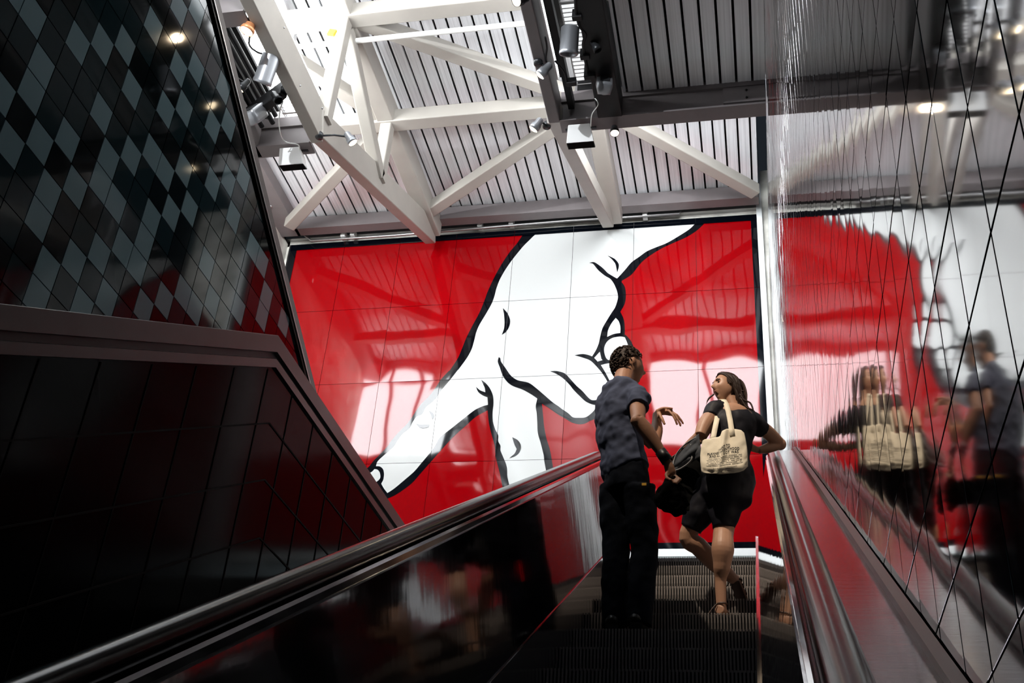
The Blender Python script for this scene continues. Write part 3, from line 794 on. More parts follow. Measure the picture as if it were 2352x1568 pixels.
spot('projector_tube', (1306, 124), (1310, 60), 8.8, .19, 'grey cylindrical fitting hanging against the bright roof grating', lit=False, cat='fitting', mk='lampg', group='cylindrical fittings', zb=9.05, prof=2)
spot('unlit_spotlight', (640, 232), (627, 213), 8.88, .105, 'unlit dark spotlight clamped to the side beam below the large cylinder', lit=False, mk='lampd', yoke=(655, 203))
spot('unlit_spotlight', (1374, 117), (1360, 92), 8.9, .09, 'unlit black spotlight on the black edge beam', lit=False, mk='lampd')
def flood(x, y, w, label):
    p = PZ(x, y, 8.84); e = empty('floodlight', p, label, 'floodlight', 'white floodlights under the cross beam')
    b = MB(); hx = w/2
    ht = hx*.80; vs = [(-ht,-.10,.10),(ht,-.10,.10),(ht,.10,.10),(-ht,.10,.10),(-hx,.02,-.06),(hx,.02,-.06),(hx,.16,-.03),(-hx,.16,-.03)]
    b.add([Vector(v)+p for v in vs], [(0,1,2,3),(0,4,5,1),(1,5,6,2),(2,6,7,3),(3,7,4,0)])
    b.build('housing', M['boxw'], e, bevel=.008)
    b = MB(); b.add([Vector(v)+p+Vector((0,0,.01)) for v in ((-hx+.008,.028,-.072),(hx-.008,.028,-.072),(hx-.008,.155,-.045),(-hx+.008,.155,-.045))], [(0,1,2,3)]); b.build('glass', M['blackc'], e)
    b = MB(); b.bar(p+Vector((-hx-.02,.04,.0)), p+Vector((-hx-.02,.04,.16)), .012, .03).bar(p+Vector((hx+.02,.04,.0)), p+Vector((hx+.02,.04,.16)), .012, .03).bar(p+Vector((-hx-.02,.04,.155)), p+Vector((hx+.02,.04,.155)), .03, .012, up=(0,0,1))
    b.build('bracket', M['lampd'], e)
    return e
flood(668, 366, .31, 'white box floodlight under the left cross beam near the tiled wall')
flood(1332, 314, .31, 'white box floodlight under the long cross beam')
meta(MB().tube([PZ(650,232,9.0), PZ(642,262,8.95), PZ(643,300,8.9), PZ(655,325,8.9), PZ(684,332,8.9), PZ(688,345,8.92)], .007, 6, smooth=5).build('lamp_cable', M['pipe'], smooth=True), 'thin white cable looping down to the left floodlight', 'cable')
meta(MB().tube([PZ(1366,225,9.0), PZ(1374,240,8.9), PZ(1360,262,8.9), PZ(1357,290,8.9)], .006, 6, smooth=5).build('lamp_cable', M['pipe'], smooth=True), 'thin white cable hanging to the right floodlight', 'cable')
def speaker(x, y, sc, yaw, label):
    p = PZ(x, y, 8.86); e = empty('loudspeaker', p, label, 'speaker', 'loudspeakers on the service frame')
    R_ = Matrix.Rotation(yaw, 3, 'Z') @ Matrix.Rotation(math.radians(-28), 3, 'X')
    def fn(q, v):
        f = lambda t, k: math.copysign(abs(t)**k, t)
        m_ = max(abs(q.x), abs(q.y), abs(q.z)); k = 1/(m_**.75)
        v = Vector((q.x*.115*k, q.y*.10*k, q.z*.155*k))
        v.x *= 1-.25*max(0, q.y); return v*sc
    MB().ball(p, 1, 24, 16, R_, fn).build('cabinet', M['lampg'], e, smooth=True)
    b = MB(); c = R_ @ Vector((0, -.103*sc, -.02*sc)) + p
    b.box(c, (.13*sc, .012*sc, .19*sc), R_); b.build('grille', M['lampd'], e, bevel=.004)
    b = MB(); b.tube([p+Vector((0,.05,.1*sc)), p+Vector((0,.1,.2))], .02, 8); b.build('bracket', M['lampd'], e)
speaker(585, 264, .92, math.radians(-20), 'grey loudspeaker beside the raking edge of the tiled wall')
speaker(1388, 196, .78, math.radians(12), 'grey loudspeaker at the corner of the black edge beam')
def jbox(x, y, w, h, label):
    p = PZ(x, y, 9.02)
    meta(MB().box(p, (w, .06, h)).build('junction_box', M['black'], origin=p, bevel=.005), label, 'box', 'black junction boxes by the grating')
jbox(1326, 34, .10, .12, 'black junction box against the grating, topmost of three')
jbox(1344, 124, .10, .12, 'black junction box against the grating beside the cylindrical fitting')
jbox(1355, 166, .12, .17, 'large black junction box against the grating above the loudspeaker')
jbox(1312, 188, .11, .08, 'black junction box at the bottom end of the grating')
for pts, lb in (([(1322,-5),(1324,30),(1332,60),(1346,78),(1340,100),(1345,140),(1352,165)], 'thick black cable running down past the junction boxes'),
                ([(1332,48),(1342,66),(1358,76),(1352,100),(1346,120)], 'black cable looping between two junction boxes'),
                ([(1275,140),(1296,165),(1302,190)], 'black cable curving off the dark narrow beam to the lowest junction box'),
                ([(1252,85),(1256,110),(1253,135),(1258,148)], 'grey cable feeding the silvery spotlight')):
    meta(MB().tube([PZ(x, y, 9.0) for x, y in pts], .018 if 'thick' in lb else .011, 8, smooth=4).build('power_cable', M['black'], smooth=True), lb, 'cable')
meta(MB().tube([PZ(580,58,9.1), PZ(572,100,9.1), PZ(588,118,9.05), PZ(604,124,9.05)], .010, 6, smooth=4).build('power_cable', M['lampd'], smooth=True), 'thin dark cable curving in front of the bright left glazing', 'cable')
meta(MB().bar((-1.80, 7.72, 9.15), (-1.55, 7.72, 9.15), .05, .06).build('cross_bar', M['black'], origin=(-1.7, 7.72, 9.15)), 'short black bar carrying the cylindrical fitting across the grating', 'bar')
meta(MB().bar((-5.62, 9.0, 9.05), (-4.96, 8.6, 9.05), .10, .2).build('equipment_tray', M['black'], origin=(-5.3, 8.8, 9.05), bevel=.01), 'dark equipment tray behind the left loudspeaker', 'tray')

# ------------------------------------------------------------------ people
def remesh(o, v=.007, sm=4, disp=0, dsz=.12, seed=0):
    r = o.modifiers.new('remesh', 'REMESH'); r.mode = 'VOXEL'; r.voxel_size = v; r.use_smooth_shade = True
    if sm:
        k = o.modifiers.new('smooth', 'SMOOTH'); k.factor = .5; k.iterations = sm
    if disp:
        t = bpy.data.textures.new('folds', 'CLOUDS'); t.noise_scale = dsz; t.noise_depth = 1
        d_ = o.modifiers.new('folds', 'DISPLACE'); d_.texture = t; d_.strength = disp; d_.mid_level = .5; d_.texture_coords = 'GLOBAL'
    return o
def gs(p, c, s): return math.exp(-((p.x-c[0])**2/s[0]**2+(p.y-c[1])**2/s[1]**2+(p.z-c[2])**2/s[2]**2))
def frame_of(f, up=(0,0,1)):
    f = Vector(f).normalized(); r = f.cross(Vector(up)).normalized(); u = r.cross(f).normalized()
    return Matrix(((r.x, f.x, u.x), (r.y, f.y, u.y), (r.z, f.z, u.z)))
def head(mb, c, f, sc=1.0, female=False, up=(0,0,1)):
    """one head, facing f; z axis up; returns frame"""
    Mx = frame_of(f, up)
    def fn(p, q):
        x, y, z = q.x, q.y, q.z
        if p.z < 0:
            k = 1-.30*(p.z**2) if p.z > -1 else .7
            x *= k
            if p.y < 0: y *= 1-.35*abs(p.z)
        if p.y > 0: y *= .96
        y += .033*gs(p, (0, 1, -.14), (.13, .35, .17))          # nose tip
        y += .010*gs(p, (0, 1, .08), (.10, .4, .22))            # bridge
        y += .007*gs(p, (0, .9, .34), (.6, .5, .12))            # brow
        for s_ in (-1, 1):
            y -= .013*gs(p, (s_*.34, .92, .15), (.17, .4, .12)) # sockets
            y += .006*gs(p, (s_*.5, .8, -.12), (.25, .4, .2))   # cheeks
            x += s_*.004*gs(p, (s_*.95, .2, -.5), (.4, .5, .3))
        y += .009*gs(p, (0, .92, -.42), (.22, .4, .06))         # lips
        y += .007*gs(p, (0, .92, -.50), (.20, .4, .05))
        y -= .006*gs(p, (0, .95, -.455), (.22, .4, .025))
        y += .014*gs(p, (0, .7, -.80), (.26, .5, .18))          # chin
        return Vector((x, y, z))*sc
    mb.ball(c, (.076, .094, .118), 56, 44, Mx, fn)
    for s_ in (-1, 1):
        ec = Vector(c)+Mx @ (Vector((s_*.076, -.008, .004))*sc)
        Re = Mx @ Matrix.Rotation(s_*math.radians(22), 3, 'Z')
        mb.ball(ec, (.009*sc, .019*sc, .031*sc), 12, 8, Re)
    return Mx
def finger(mb, pts, r0, r1):
    n = len(pts); mb.tube(pts, [r0+(r1-r0)*i/(n-1) for i in range(n)], 10); mb.ball(pts[-1], r1*1.0, 10, 7)
    for i in range(n-1): mb.ball(pts[i], (r0+(r1-r0)*i/(n-1))*1.06, 10, 7)
def limb(mb, pts, rad, **k):
    mb.tube(pts, rad, k.pop('seg', 18), smooth=k.pop('smooth', 5), **k)

# ---- man
YMn = 6.20
man = empty('person', (PY(1437, 1100, YMn).x, 6.3, 2.073), 'person in slate blue t-shirt and dark jeans, seen from behind, gesturing with one hand', 'person')
fm = Vector((.78, .60, .05)); sm_ = Vector((.60, -.78, 0))
J = lambda x, y, Y: PY(x, y, Y)
hc = J(1445, 842, 6.28)
bd = MB()
Mh = head(bd, hc, fm, 1.02)
neck = [J(1424, 905, 6.20), J(1430, 880, 6.22), J(1437, 852, 6.25)]
limb(bd, neck, [(.075, .07), (.060, .062), (.056, .062)], side=sm_)
pel = J(1440, 1108, YMn)
torso = [pel, J(1432, 1060, 6.2), J(1424, 1000, 6.2), J(1422, 945, 6.2), J(1424, 905, 6.2), J(1427, 888, 6.21)]
limb(bd, torso, [(.145, .11), (.135, .105), (.145, .11), (.165, .115), (.15, .10), (.08, .07)], side=sm_, seg=24)
rsh, rel, rwr = J(1464, 912, 6.07), J(1466, 966, 5.93), J(1531, 1056, 5.98)
lsh, lel, lwr = J(1410, 905, 6.38), J(1500, 1020, 6.50), J(1508, 948, 6.55)
limb(bd, [rsh, rsh*.5+rel*.5+Vector((0,0,-.01)), rel], [.055, .048, .040])
limb(bd, [rel, rel*.72+rwr*.28+Vector((.006,0,0)), rwr*.9+rel*.1, rwr], [.042, .044, .027, .025])
bd.ball(rel+Vector((-.012, -.012, -.008)), .034, 12, 8)
limb(bd, [lsh, J(1470, 985, 6.42), lel], [.052, .048, .042])
limb(bd, [lel, J(1508, 990, 6.53), J(1508, 958, 6.55), lwr], [.044, .040, .028, .024])
# open left hand
W0 = lwr; K = [J(1536, 943, 6.50), J(1541, 944, 6.54), J(1544, 947, 6.58), J(1544, 952, 6.62)]
bd.tube([W0, W0*.5+K[1]*.5+Vector((0,0,.008)), K[1]*.55+K[2]*.45], [(.025, .020), (.040, .018), (.044, .014)], 16, side=(0, 1, -.1), smooth=4)
T1 = [[(1545, 952, 6.49), (1551, 963, 6.49), (1555, 974, 6.50)], [(1551, 952, 6.53), (1558, 965, 6.53), (1563, 977, 6.54)], [(1555, 953, 6.57), (1563, 963, 6.58), (1569, 972, 6.59)], [(1553, 958, 6.61), (1559, 967, 6.62), (1563, 974, 6.63)]]
for k_, t_ in zip(K, T1): finger(bd, [k_*.8+W0*.2, k_]+[J(*q) for q in t_], .0105, .0075)
finger(bd, [W0*.8+K[0]*.2, J(1517, 955, 6.50), J(1522, 964, 6.49), J(1526, 973, 6.49)], .013, .009)
# right hand closed round the bundle
h0 = J(1543, 1090, 6.0)
bd.tube([rwr, rwr*.4+h0*.6, h0], [(.026, .02), (.038, .022), (.036, .022)], 14, side=(.6, -.7, 0), smooth=3)
for k_ in range(4):
    a_ = h0+Vector((.012*k_-.018, -.004*k_, -.004*k_)); finger(bd, [a_, a_+Vector((.03, -.012, -.03)), a_+Vector((.012, -.02, -.055)), a_+Vector((-.012, -.012, -.05))], .0105, .008)
finger(bd, [rwr*.35+h0*.65, h0+Vector((-.03, -.015, -.005)), h0+Vector((-.025, -.03, -.035)), h0+Vector((-.003, -.036, -.05))], .012, .009)
# legs
rhip, rkn, ran = J(1466, 1118, 6.15), J(1481, 1262, 6.22), Vector((J(1468, 1420, 6.24).x, 6.24, 2.16))
lhip, lkn, lan = J(1412, 1118, 6.25), J(1415, 1262, 6.27), Vector((J(1411, 1420, 6.27).x, 6.27, 2.16))
for a_, b_, c_ in ((rhip, rkn, ran), (lhip, lkn, lan)):
    limb(bd, [a_, b_, b_*.65+c_*.35, c_], [.080, .055, .055, .035])
o = bd.build('body', M['skin'], man); remesh(o, .0055, 2)
# hair
hr = MB()
def hairfn(p, q):
    v = q*1.0
    n_ = noise.noise(p*5.5)*.010+noise.noise(p*13)*.007
    v = v*(1+n_*9)
    if p.z < -.10 and p.y < .45: v *= max(.80, 1-.35*(-.10-p.z))
    return v
def scalp(mb, c, Mx, sc, back=.012, lift=.012, keep=None, rad=(.083, .100, .112), fn=hairfn):
    b2 = MB(); b2.ball((0,0,0), rad, 60, 46, None, fn)
    # drop the face side
    ks = [keep(Vector(v)) for v in b2.v]
    fs = [f for f in b2.f if sum(ks[i] for i in f) >= 2]
    vs = [Vector(c)+Mx @ (Vector(v)*sc+Vector((0, -back, lift))) for v in b2.v]
    mb.add(vs, fs)
scalp(hr, hc, Mh, 1.085, keep=lambda v: v.y < .035+.9*max(0, v.z-.03) and v.z > -.108 and not (v.z < .0 and v.y > .0) and not (abs(v.x) > .055 and -.040 < v.y < .05 and v.z < .030))
for i in range(520):
    a_ = rnd.uniform(0, 2*math.pi); zc = rnd.uniform(-.8, 1); rr = math.sqrt(1-zc*zc)
    d_ = Vector((rr*math.cos(a_), rr*math.sin(a_), zc))
    if d_.y > .35+.8*max(0, d_.z-.2) or (d_.z < 0 and d_.y > .0) or (abs(d_.x) > .6 and -.5 < d_.y < .5 and d_.z < .25): continue
    p = hc+Mh @ (Vector((d_.x*.084, d_.y*.101-.012, d_.z*.112+.012))*1.085)
    n_ = Mh @ d_; tt = (Vector((rnd.uniform(-1,1), rnd.uniform(-1,1), rnd.uniform(-1,.6)))).cross(n_).normalized()
    hr.tube([p-n_*.004, p+n_*.006+tt*.008, p+n_*.004+tt*.018, p-n_*.001+tt*.024], [.005, .0048, .0035, .001], 5)
hr.build('hair', M['hairm'], man, smooth=True)
# shirt
sh = MB()
st = [J(1440, 1088, 6.2), J(1433, 1068, 6.2), J(1427, 1030, 6.2), J(1420, 985, 6.2), J(1420, 945, 6.2), J(1423, 908, 6.2), J(1427, 890, 6.21), J(1429, 880, 6.215)]
limb(sh, st, [(.166, .125), (.163, .125), (.158, .122), (.165, .128), (.182, .130), (.172, .115), (.11, .085), (.072, .068)], side=sm_, seg=28)
limb(sh, [J(1440, 905, 6.13), rsh, rsh*.55+rel*.45], [.075, .072, .064])
limb(sh, [J(1420, 905, 6.3), lsh, J(1445, 955, 6.40)], [.075, .070, .062])
o = sh.build('t_shirt', M['shirt'], man); remesh(o, .007, 3, .034, .075)
jn = MB()
limb(jn, [J(1436, 1068, 6.2), pel, J(1440, 1130, 6.2)], [(.150, .118), (.158, .122), (.15, .115)], side=sm_, seg=24)
for a_, b_, c_ in ((rhip, rkn, ran), (lhip, lkn, lan)):
    limb(jn, [a_, a_*.5+b_*.5, b_, b_*.5+c_*.5, c_+Vector((0,0,-.03))], [.098, .092, .080, .078, .072])
o = jn.build('jeans', M['jeans'], man); remesh(o, .008, 3, .02, .09)
for a_, yaw_ in ((ran, .3), (lan, .1)):
    s_ = MB(); d_ = Vector((math.sin(yaw_), math.cos(yaw_), 0))
    base = Vector((a_.x, a_.y, 2.073))
    limb(s_, [base+Vector((0,0,.045))-d_*.045, base+Vector((0,0,.05))+d_*.03, base+Vector((0,0,.036))+d_*.13, base+Vector((0,0,.028))+d_*.19], [(.040, .040), (.044, .046), (.048, .032), (.036, .022)], side=(d_.y, -d_.x, 0))
    s_.tube([base-d_*.05+Vector((0,0,.055)), base-d_*.02+Vector((0,0,.12))], [.04, .045], 14)
    o = s_.build('shoe', M['shoe'], man); remesh(o, .006, 2)
MB().lathe(rwr*.85+rel*.15, rwr*1.05-rel*.05, [(-.02, .030), (-.02, .034), (.055, .036), (.055, .03)], 18).build('wristband', M['shoe'], man, smooth=True)
MB().mm(J(1479, 1113, 6.02)-Vector((.012, .005, .006)), J(1479, 1113, 6.02)+Vector((.014, .005, .010))).build('key_tag', M['yellow'], man)

# ---- black garment carried by the man
bun = MB(); c0 = J(1543, 1105, 6.0)
limb(bun, [c0+Vector((0,0,.03)), J(1545, 1125, 6.02), J(1548, 1150, 6.04), J(1560, 1168, 6.05), J(1578, 1180, 6.06)], [(.03, .03), (.075, .05), (.085, .055), (.055, .04), (.012, .012)], side=(1, 0, 0))
limb(bun, [J(1543, 1115, 6.0), J(1522, 1140, 6.02), J(1518, 1166, 6.03)], [.04, .05, .03])
limb(bun, [J(1545, 1112, 6.0), J(1562, 1130, 6.02), J(1580, 1160, 6.04)], [.035, .030, .012])
o = bun.build('jacket', M['blackc'], origin=c0); remesh(o, .007, 2, .03, .05)
meta(o, 'black garment bunched in the hand of the person in the t-shirt', 'jacket')

# ---- woman
YW = 6.62
wom = empty('person', (PY(1665, 1380, YW).x, YW, 2.304), 'person in black dress with long dark hair, elbow on the handrail, looking back', 'person')
fw = Vector((-.80, -.56, .0)); sw = Vector((.93, .30, 0)).normalized()
hw = J(1668, 893, 6.62)
bd = MB()
Mw = head(bd, hw, fw, .95, True, up=(-.10, 0, 1))
limb(bd, [J(1690, 950, 6.62), J(1684, 930, 6.62), J(1674, 908, 6.62)], [(.06, .055), (.050, .05), (.048, .05)], side=sw)
limb(bd, [J(1672, 1110, 6.6), J(1674, 1050, 6.6), J(1680, 1000, 6.6), J(1686, 955, 6.6), J(1688, 940, 6.61)], [(.15, .12), (.115, .095), (.125, .10), (.14, .09), (.07, .06)], side=sw, seg=24)
wls, wle = J(1644, 945, 6.56), J(1609, 1002, 6.50); wlh = J(1566, 1040, 6.72)
limb(bd, [wls, wls*.5+wle*.5+Vector((-.012, 0, 0)), wle], [.055, .054, .040])
limb(bd, [wle, wle*.6+wlh*.4, wlh], [.041, .038, .024])
wrs, wre = J(1728, 968, 6.66), J(1790, 1018, 6.90); wrw = J(1742, 1034, 6.82)
limb(bd, [wrs, wrs*.5+wre*.5+Vector((0, 0, .012)), wre], [.052, .047, .040])
bd.ball(wre+Vector((.006, 0, -.006)), .040, 14, 9)
limb(bd, [wre, wre*.5+wrw*.5+Vector((0, 0, -.006)), wrw], [.040, .034, .022])
# her hands
hb = wrw+Vector((-.06, -.02, .02))
bd.tube([wrw, hb], [(.022, .018), (.036, .014)], 14, side=(0, .3, 1))
for k_ in range(4):
    a_ = hb+Vector((-.004, 0, .026-.017*k_)); finger(bd, [a_, a_+Vector((-.035, -.006, -.004)), a_+Vector((-.058, -.008, -.018)), a_+Vector((-.064, -.006, -.036))], .0095, .007)
finger(bd, [wrw*.5+hb*.5, hb+Vector((.0, -.02, .045)), hb+Vector((-.02, -.025, .062))], .011, .008)
hb = wlh+Vector((-.04, .05, -.01))
bd.tube([wlh, hb], [(.022, .018), (.034, .014)], 14, side=(.8, .6, 0))
for k_ in range(4):
    a_ = hb+Vector((.020-.013*k_, .016-.010*k_, 0)); finger(bd, [a_, a_+Vector((-.022, .026, -.010)), a_+Vector((-.026, .036, -.032)), a_+Vector((-.016, .030, -.048))], .0095, .007)
finger(bd, [wlh*.5+hb*.5, hb+Vector((.03, .0, .012)), hb+Vector((.02, .03, .012))], .011, .008)
# legs
wrh, wrk, wra = J(1680, 1115, 6.60), J(1663, 1215, 6.62), Vector((J(1656, 1358, 6.64).x, 6.64, 2.385))
limb(bd, [wrh, wrk, J(1661, 1235, 6.60), J(1660, 1262, 6.58), J(1658, 1300, 6.60), J(1655, 1335, 6.63), wra], [.085, .062, .062, .068, .052, .034, .030])
wlhp, wlk, wla = J(1640, 1118, 6.64), J(1581, 1226, 6.72), J(1692, 1335, 7.05)
limb(bd, [wlhp, wlk, J(1605, 1255, 6.76), J(1640, 1290, 6.85), wla], [.080, .056, .058, .056, .032])
for a_, d_, zt in ((wra, Vector((.30, .9, -.05)), 2.304), (wla, Vector((.2, .7, -.45)), 2.56)):
    d_ = d_.normalized(); b0 = Vector((a_.x, a_.y, zt)) if zt < 2.4 else a_+Vector((0, 0, -.05))
    limb(bd, [b0+Vector((0,0,.045))-d_*.035, b0+Vector((0,0,.048))+d_*.02, b0+Vector((0,0,.036))+d_*.10, b0+Vector((0,0,.028))+d_*.15], [(.028, .026), (.030, .034), (.038, .022), (.034, .014)], side=(d_.y, -d_.x, 0))
    bd.tube([a_+Vector((0,0,.02)), b0+Vector((0,0,.05))], [.031, .030], 14)
o = bd.build('body', M['skinw'], wom); remesh(o, .0045, 2)
for a_, d_, zt in ((wra, Vector((.30, .9, 0)), 2.304), (wla, Vector((.2, .7, -.45)), 0)):
    d_ = d_.normalized(); b0 = Vector((a_.x, a_.y, zt)) if zt else a_+Vector((0, 0, -.05))
    s_ = MB(); sd = Vector((d_.y, -d_.x, 0)).normalized()
    limb(s_, [b0-d_*.05+Vector((0,0,.010)), b0+Vector((0,0,.010))+d_*.05, b0+Vector((0,0,.010))+d_*.165], [(.030, .010), (.032, .009), (.036, .009)], side=sd)
    for t_, r_ in ((.02, .040), (.075, .042)):
        c_ = b0+d_*t_+Vector((0,0,.03)); ring = [c_+sd*r_*math.cos(an)+Vector((0,0,1))*r_*.85*math.sin(an)+d_*.012*math.sin(an) for an in [math.pi*(k/12) for k in range(-1, 14)]]
        s_.tube(ring, [(.009, .003)]*len(ring), 8, side=d_)
    c_ = a_+Vector((0,0,.005)); ring = [c_+sd*.036*math.cos(an)+Vector((0, 1, 0))*.036*math.sin(an) for an in [2*math.pi*k/16 for k in range(17)]]
    s_.tube(ring, [(.007, .003)]*len(ring), 8, side=(0,0,1))
    s_.tube([c_-Vector((.02,.034,0)), c_+Vector((-.045,-.045,-.03)), c_+Vector((-.075,-.05,-.075))], .0035, 6, smooth=4)
    s_.build('sandal', M['sandal'], wom, smooth=True)
# face details
def fpt(x, y, z): return hw+Mw @ (Vector((x, y, z))*.95)
for s_ in (-1, 1):
    MB().ball(fpt(s_*.027, .0745, .017), .0075, 14, 10).build('eye', M['eye'], wom, smooth=True)
    MB().tube([fpt(s_*.012, .090, .036), fpt(s_*.028, .087, .041), fpt(s_*.044, .074, .036)], [(.002, .002), (.0028, .0022), (.0015, .0015)], 8).build('eyebrow', M['hairw'], wom, smooth=True)
MB().tube([fpt(-.022, .086, -.052), fpt(-.008, .0955, -.050), fpt(.008, .0955, -.050), fpt(.022, .086, -.052)], [(.001, .001), (.004, .004), (.004, .004), (.001, .001)], 8, smooth=3).build('lips', M['lip'], wom, smooth=True)
# long hair
hr = MB()
def hfn(p, q): return q*(1+.04*noise.noise(p*4))
scalp(hr, hw, Mw, .97, back=.010, lift=.010, rad=(.086, .104, .120), fn=hfn, keep=lambda v: (v.y < .045+.55*max(0, v.z-.045)) and not (v.y > .012 and v.z < -.01))
rw = random.Random(9)
for i in range(190):
    a_ = rw.uniform(-math.pi, math.pi)
    t0 = rw.uniform(.05, .95)
    side_ = rw.choice((-1, 1)) if i % 3 else 0
    # root on the parting, falls down the side or the back
    root = Vector((rw.uniform(-.012, .012)+side_*.004, rw.uniform(-.02, .062), .0))
    root.z = .126*math.sqrt(max(0, 1-(root.y/.104)**2))
    if side_:
        m1 = Vector((side_*rw.uniform(.072, .090), root.y*.55-rw.uniform(.0, .03), .045))
        m2 = Vector((side_*rw.uniform(.082, .096), -rw.uniform(.01, .06), -.055))
        m3 = Vector((side_*rw.uniform(.060, .092), -rw.uniform(.035, .095), -.135))
        m4 = Vector((side_*rw.uniform(.05, .10), -rw.uniform(.05, .13), -rw.uniform(.17, .235)))
    else:
        xx = rw.uniform(-.07, .07)
        m1 = Vector((xx*.8, -.078, .065)); m2 = Vector((xx, -.108, -.02)); m3 = Vector((xx, -.108, -.12)); m4 = Vector((xx*1.1, -rw.uniform(.09, .15), -rw.uniform(.18, .26)))
    pts = [hw+Mw @ (q*.97) for q in (root, m1, m2, m3, m4)]
    hr.tube(pts, [.003, .0065, .0070, .0055, .0012], 5, smooth=4)
# a few flyaway wisps
for q in ([(1700,905,6.55),(1708,918,6.55),(1722,924,6.55),(1728,935,6.55),(1732,948,6.55)], [(1690,885,6.58),(1700,896,6.57),(1712,897,6.56)], [(1640,905,6.5),(1628,915,6.5),(1622,928,6.5)], [(1702,915,6.55),(1714,934,6.55),(1726,940,6.55),(1734,944,6.55)]):
    hr.tube([J(*p) for p in q], [.006]*(len(q)-1)+[.001], 5, smooth=4)
hr.build('hair', M['hairw'], wom, smooth=True)
# dress
dr = MB()
limb(dr, [J(1687, 938, 6.61), J(1686, 950, 6.61), J(1684, 975, 6.60), J(1680, 1010, 6.6), J(1675, 1050, 6.6), J(1672, 1100, 6.6), J(1668, 1140, 6.6), J(1664, 1175, 6.61), J(1663, 1214, 6.62)],
     [(.095, .07), (.145, .088), (.150, .112), (.132, .112), (.128, .115), (.172, .14), (.160, .125), (.095, .09), (.070, .072)], side=sw, seg=28)
limb(dr, [J(1670, 950, 6.6), wls, wls*.72+wle*.28], [.070, .072, .062])
limb(dr, [J(1700, 955, 6.62), wrs, wrs*.64+wre*.36], [.072, .068, .060])
limb(dr, [wlhp, wlhp*.5+wlk*.5, wlk*.90+wlhp*.10], [.12, .098, .068])
o = dr.build('dress', M['dress'], wom); remesh(o, .007, 3, .02, .10)
# tattoo on the upper arm resting on the rail
q0 = wrs*.42+wre*.58
MB().tube([q0+Vector((-.02, -.030, .030)), q0+Vector((.0, -.028, .030)), q0+Vector((.03, -.024, .024))], [(.004, .002), (.010, .002), (.004, .002)], 8).build('tattoo', M['tatt'], wom, smooth=True)

# ---- tote bag
bag = empty('tote_bag', J(1665, 1085, 6.36), 'cream canvas tote bag with black printed text behind the person in the dress', 'bag')
top = [(1614, 1012), (1619, 1009), (1630, 1008), (1641, 1005), (1650, 1004), (1655, 1001), (1659, 990), (1669, 985), (1680, 985), (1692, 986), (1702, 988), (1709, 994)]
bot = [(1612, 1083), (1617, 1086), (1624, 1087), (1634, 1088), (1643, 1088), (1652, 1088), (1664, 1088), (1675, 1087), (1687, 1086), (1698, 1084), (1708, 1080), (1717, 1071)]
def bagp(u, v, side=0):
    t = u*(len(top)-1); i = min(int(t), len(top)-2); f_ = t-i
    tx, ty = top[i][0]*(1-f_)+top[i+1][0]*f_, top[i][1]*(1-f_)+top[i+1][1]*f_
    bx, by = bot[i][0]*(1-f_)+bot[i+1][0]*f_, bot[i][1]*(1-f_)+bot[i+1][1]*f_
    x = tx*(1-v)+bx*v + (-4 if u < .5 else 3)*math.sin(math.pi*v)*abs(2*u-1)**3
    y = ty*(1-v)+by*v
    bulge = .055*math.sin(math.pi*min(1, max(0, u)))**.6*(v**.7)*(1-.45*max(0, v-.85)/.15)
    fold = -.016*math.exp(-((u-(.60-.18*v))/.055)**2)*(1-.5*v)+.010*math.exp(-((u-(.72-.12*v))/.06)**2)*(1-v)
    wr_ = .008*noise.noise(Vector((u*7, v*5, 3.1)))*(.3+v)+.010*noise.noise(Vector((u*4, v*9, 8)))*max(0, v-.6)*2
    if side: return PY(x, y, 6.43+.4*bulge)
    return PY(x, y, 6.40-bulge-fold*-1*.0+fold+wr_)
def sheet(name, m_, side, parent, NU=60, NV=44):
    vs = [bagp(i/NU, j/NV, side) for i in range(NU+1) for j in range(NV+1)]
    fs = [(i*(NV+1)+j, (i+1)*(NV+1)+j, (i+1)*(NV+1)+j+1, i*(NV+1)+j+1) for i in range(NU) for j in range(NV)]
    o = MB().add(vs, fs).build(name, m_, parent, smooth=True)
    s_ = o.modifiers.new('cloth', 'SOLIDIFY'); s_.thickness = .0025
    return o
sheet('front_cloth', M['canvas'], 0, bag); sheet('back_cloth', M['canvas'], 1, bag)
gs_ = MB()
for u_ in (0, 1):
    vs = []
    for j in range(21): vs += [bagp(u_, j/20, 0), bagp(u_, j/20, 1)]
    gs_.add(vs, [(2*j, 2*j+1, 2*j+3, 2*j+2) for j in range(20)])
vs = []
for i in range(41): vs += [bagp(i/40, 1, 0), bagp(i/40, 1, 1)]
gs_.add(vs, [(2*i, 2*i+1, 2*i+3, 2*i+2) for i in range(40)])
gs_.build('gusset', M['canvas'], bag, smooth=True)
def strap(pts, name='strap'):
    b = MB(); w_ = .0165; vs = []
    P_ = [J(*p) for p in pts]
    for i in range(len(P_)):
        vs += [P_[i]-Vector((w_, 0, 0)), P_[i]+Vector((w_, 0, 0))]
    b.add(vs, [(2*i, 2*i+1, 2*i+3, 2*i+2) for i in range(len(P_)-1)])
    o = b.build(name, M['canvas'], bag, smooth=True); s_ = o.modifiers.new('cloth', 'SOLIDIFY'); s_.thickness = .004; s_.offset = 0
strap([(1682, 1000, 6.385), (1680, 985, 6.40), (1677, 965, 6.44), (1673, 945, 6.475), (1668, 928, 6.51), (1662, 918, 6.55), (1655, 917, 6.60), (1650, 925, 6.68)])
strap([(1636, 1012, 6.40), (1639, 1000, 6.41), (1643, 980, 6.46), (1648, 955, 6.50)])
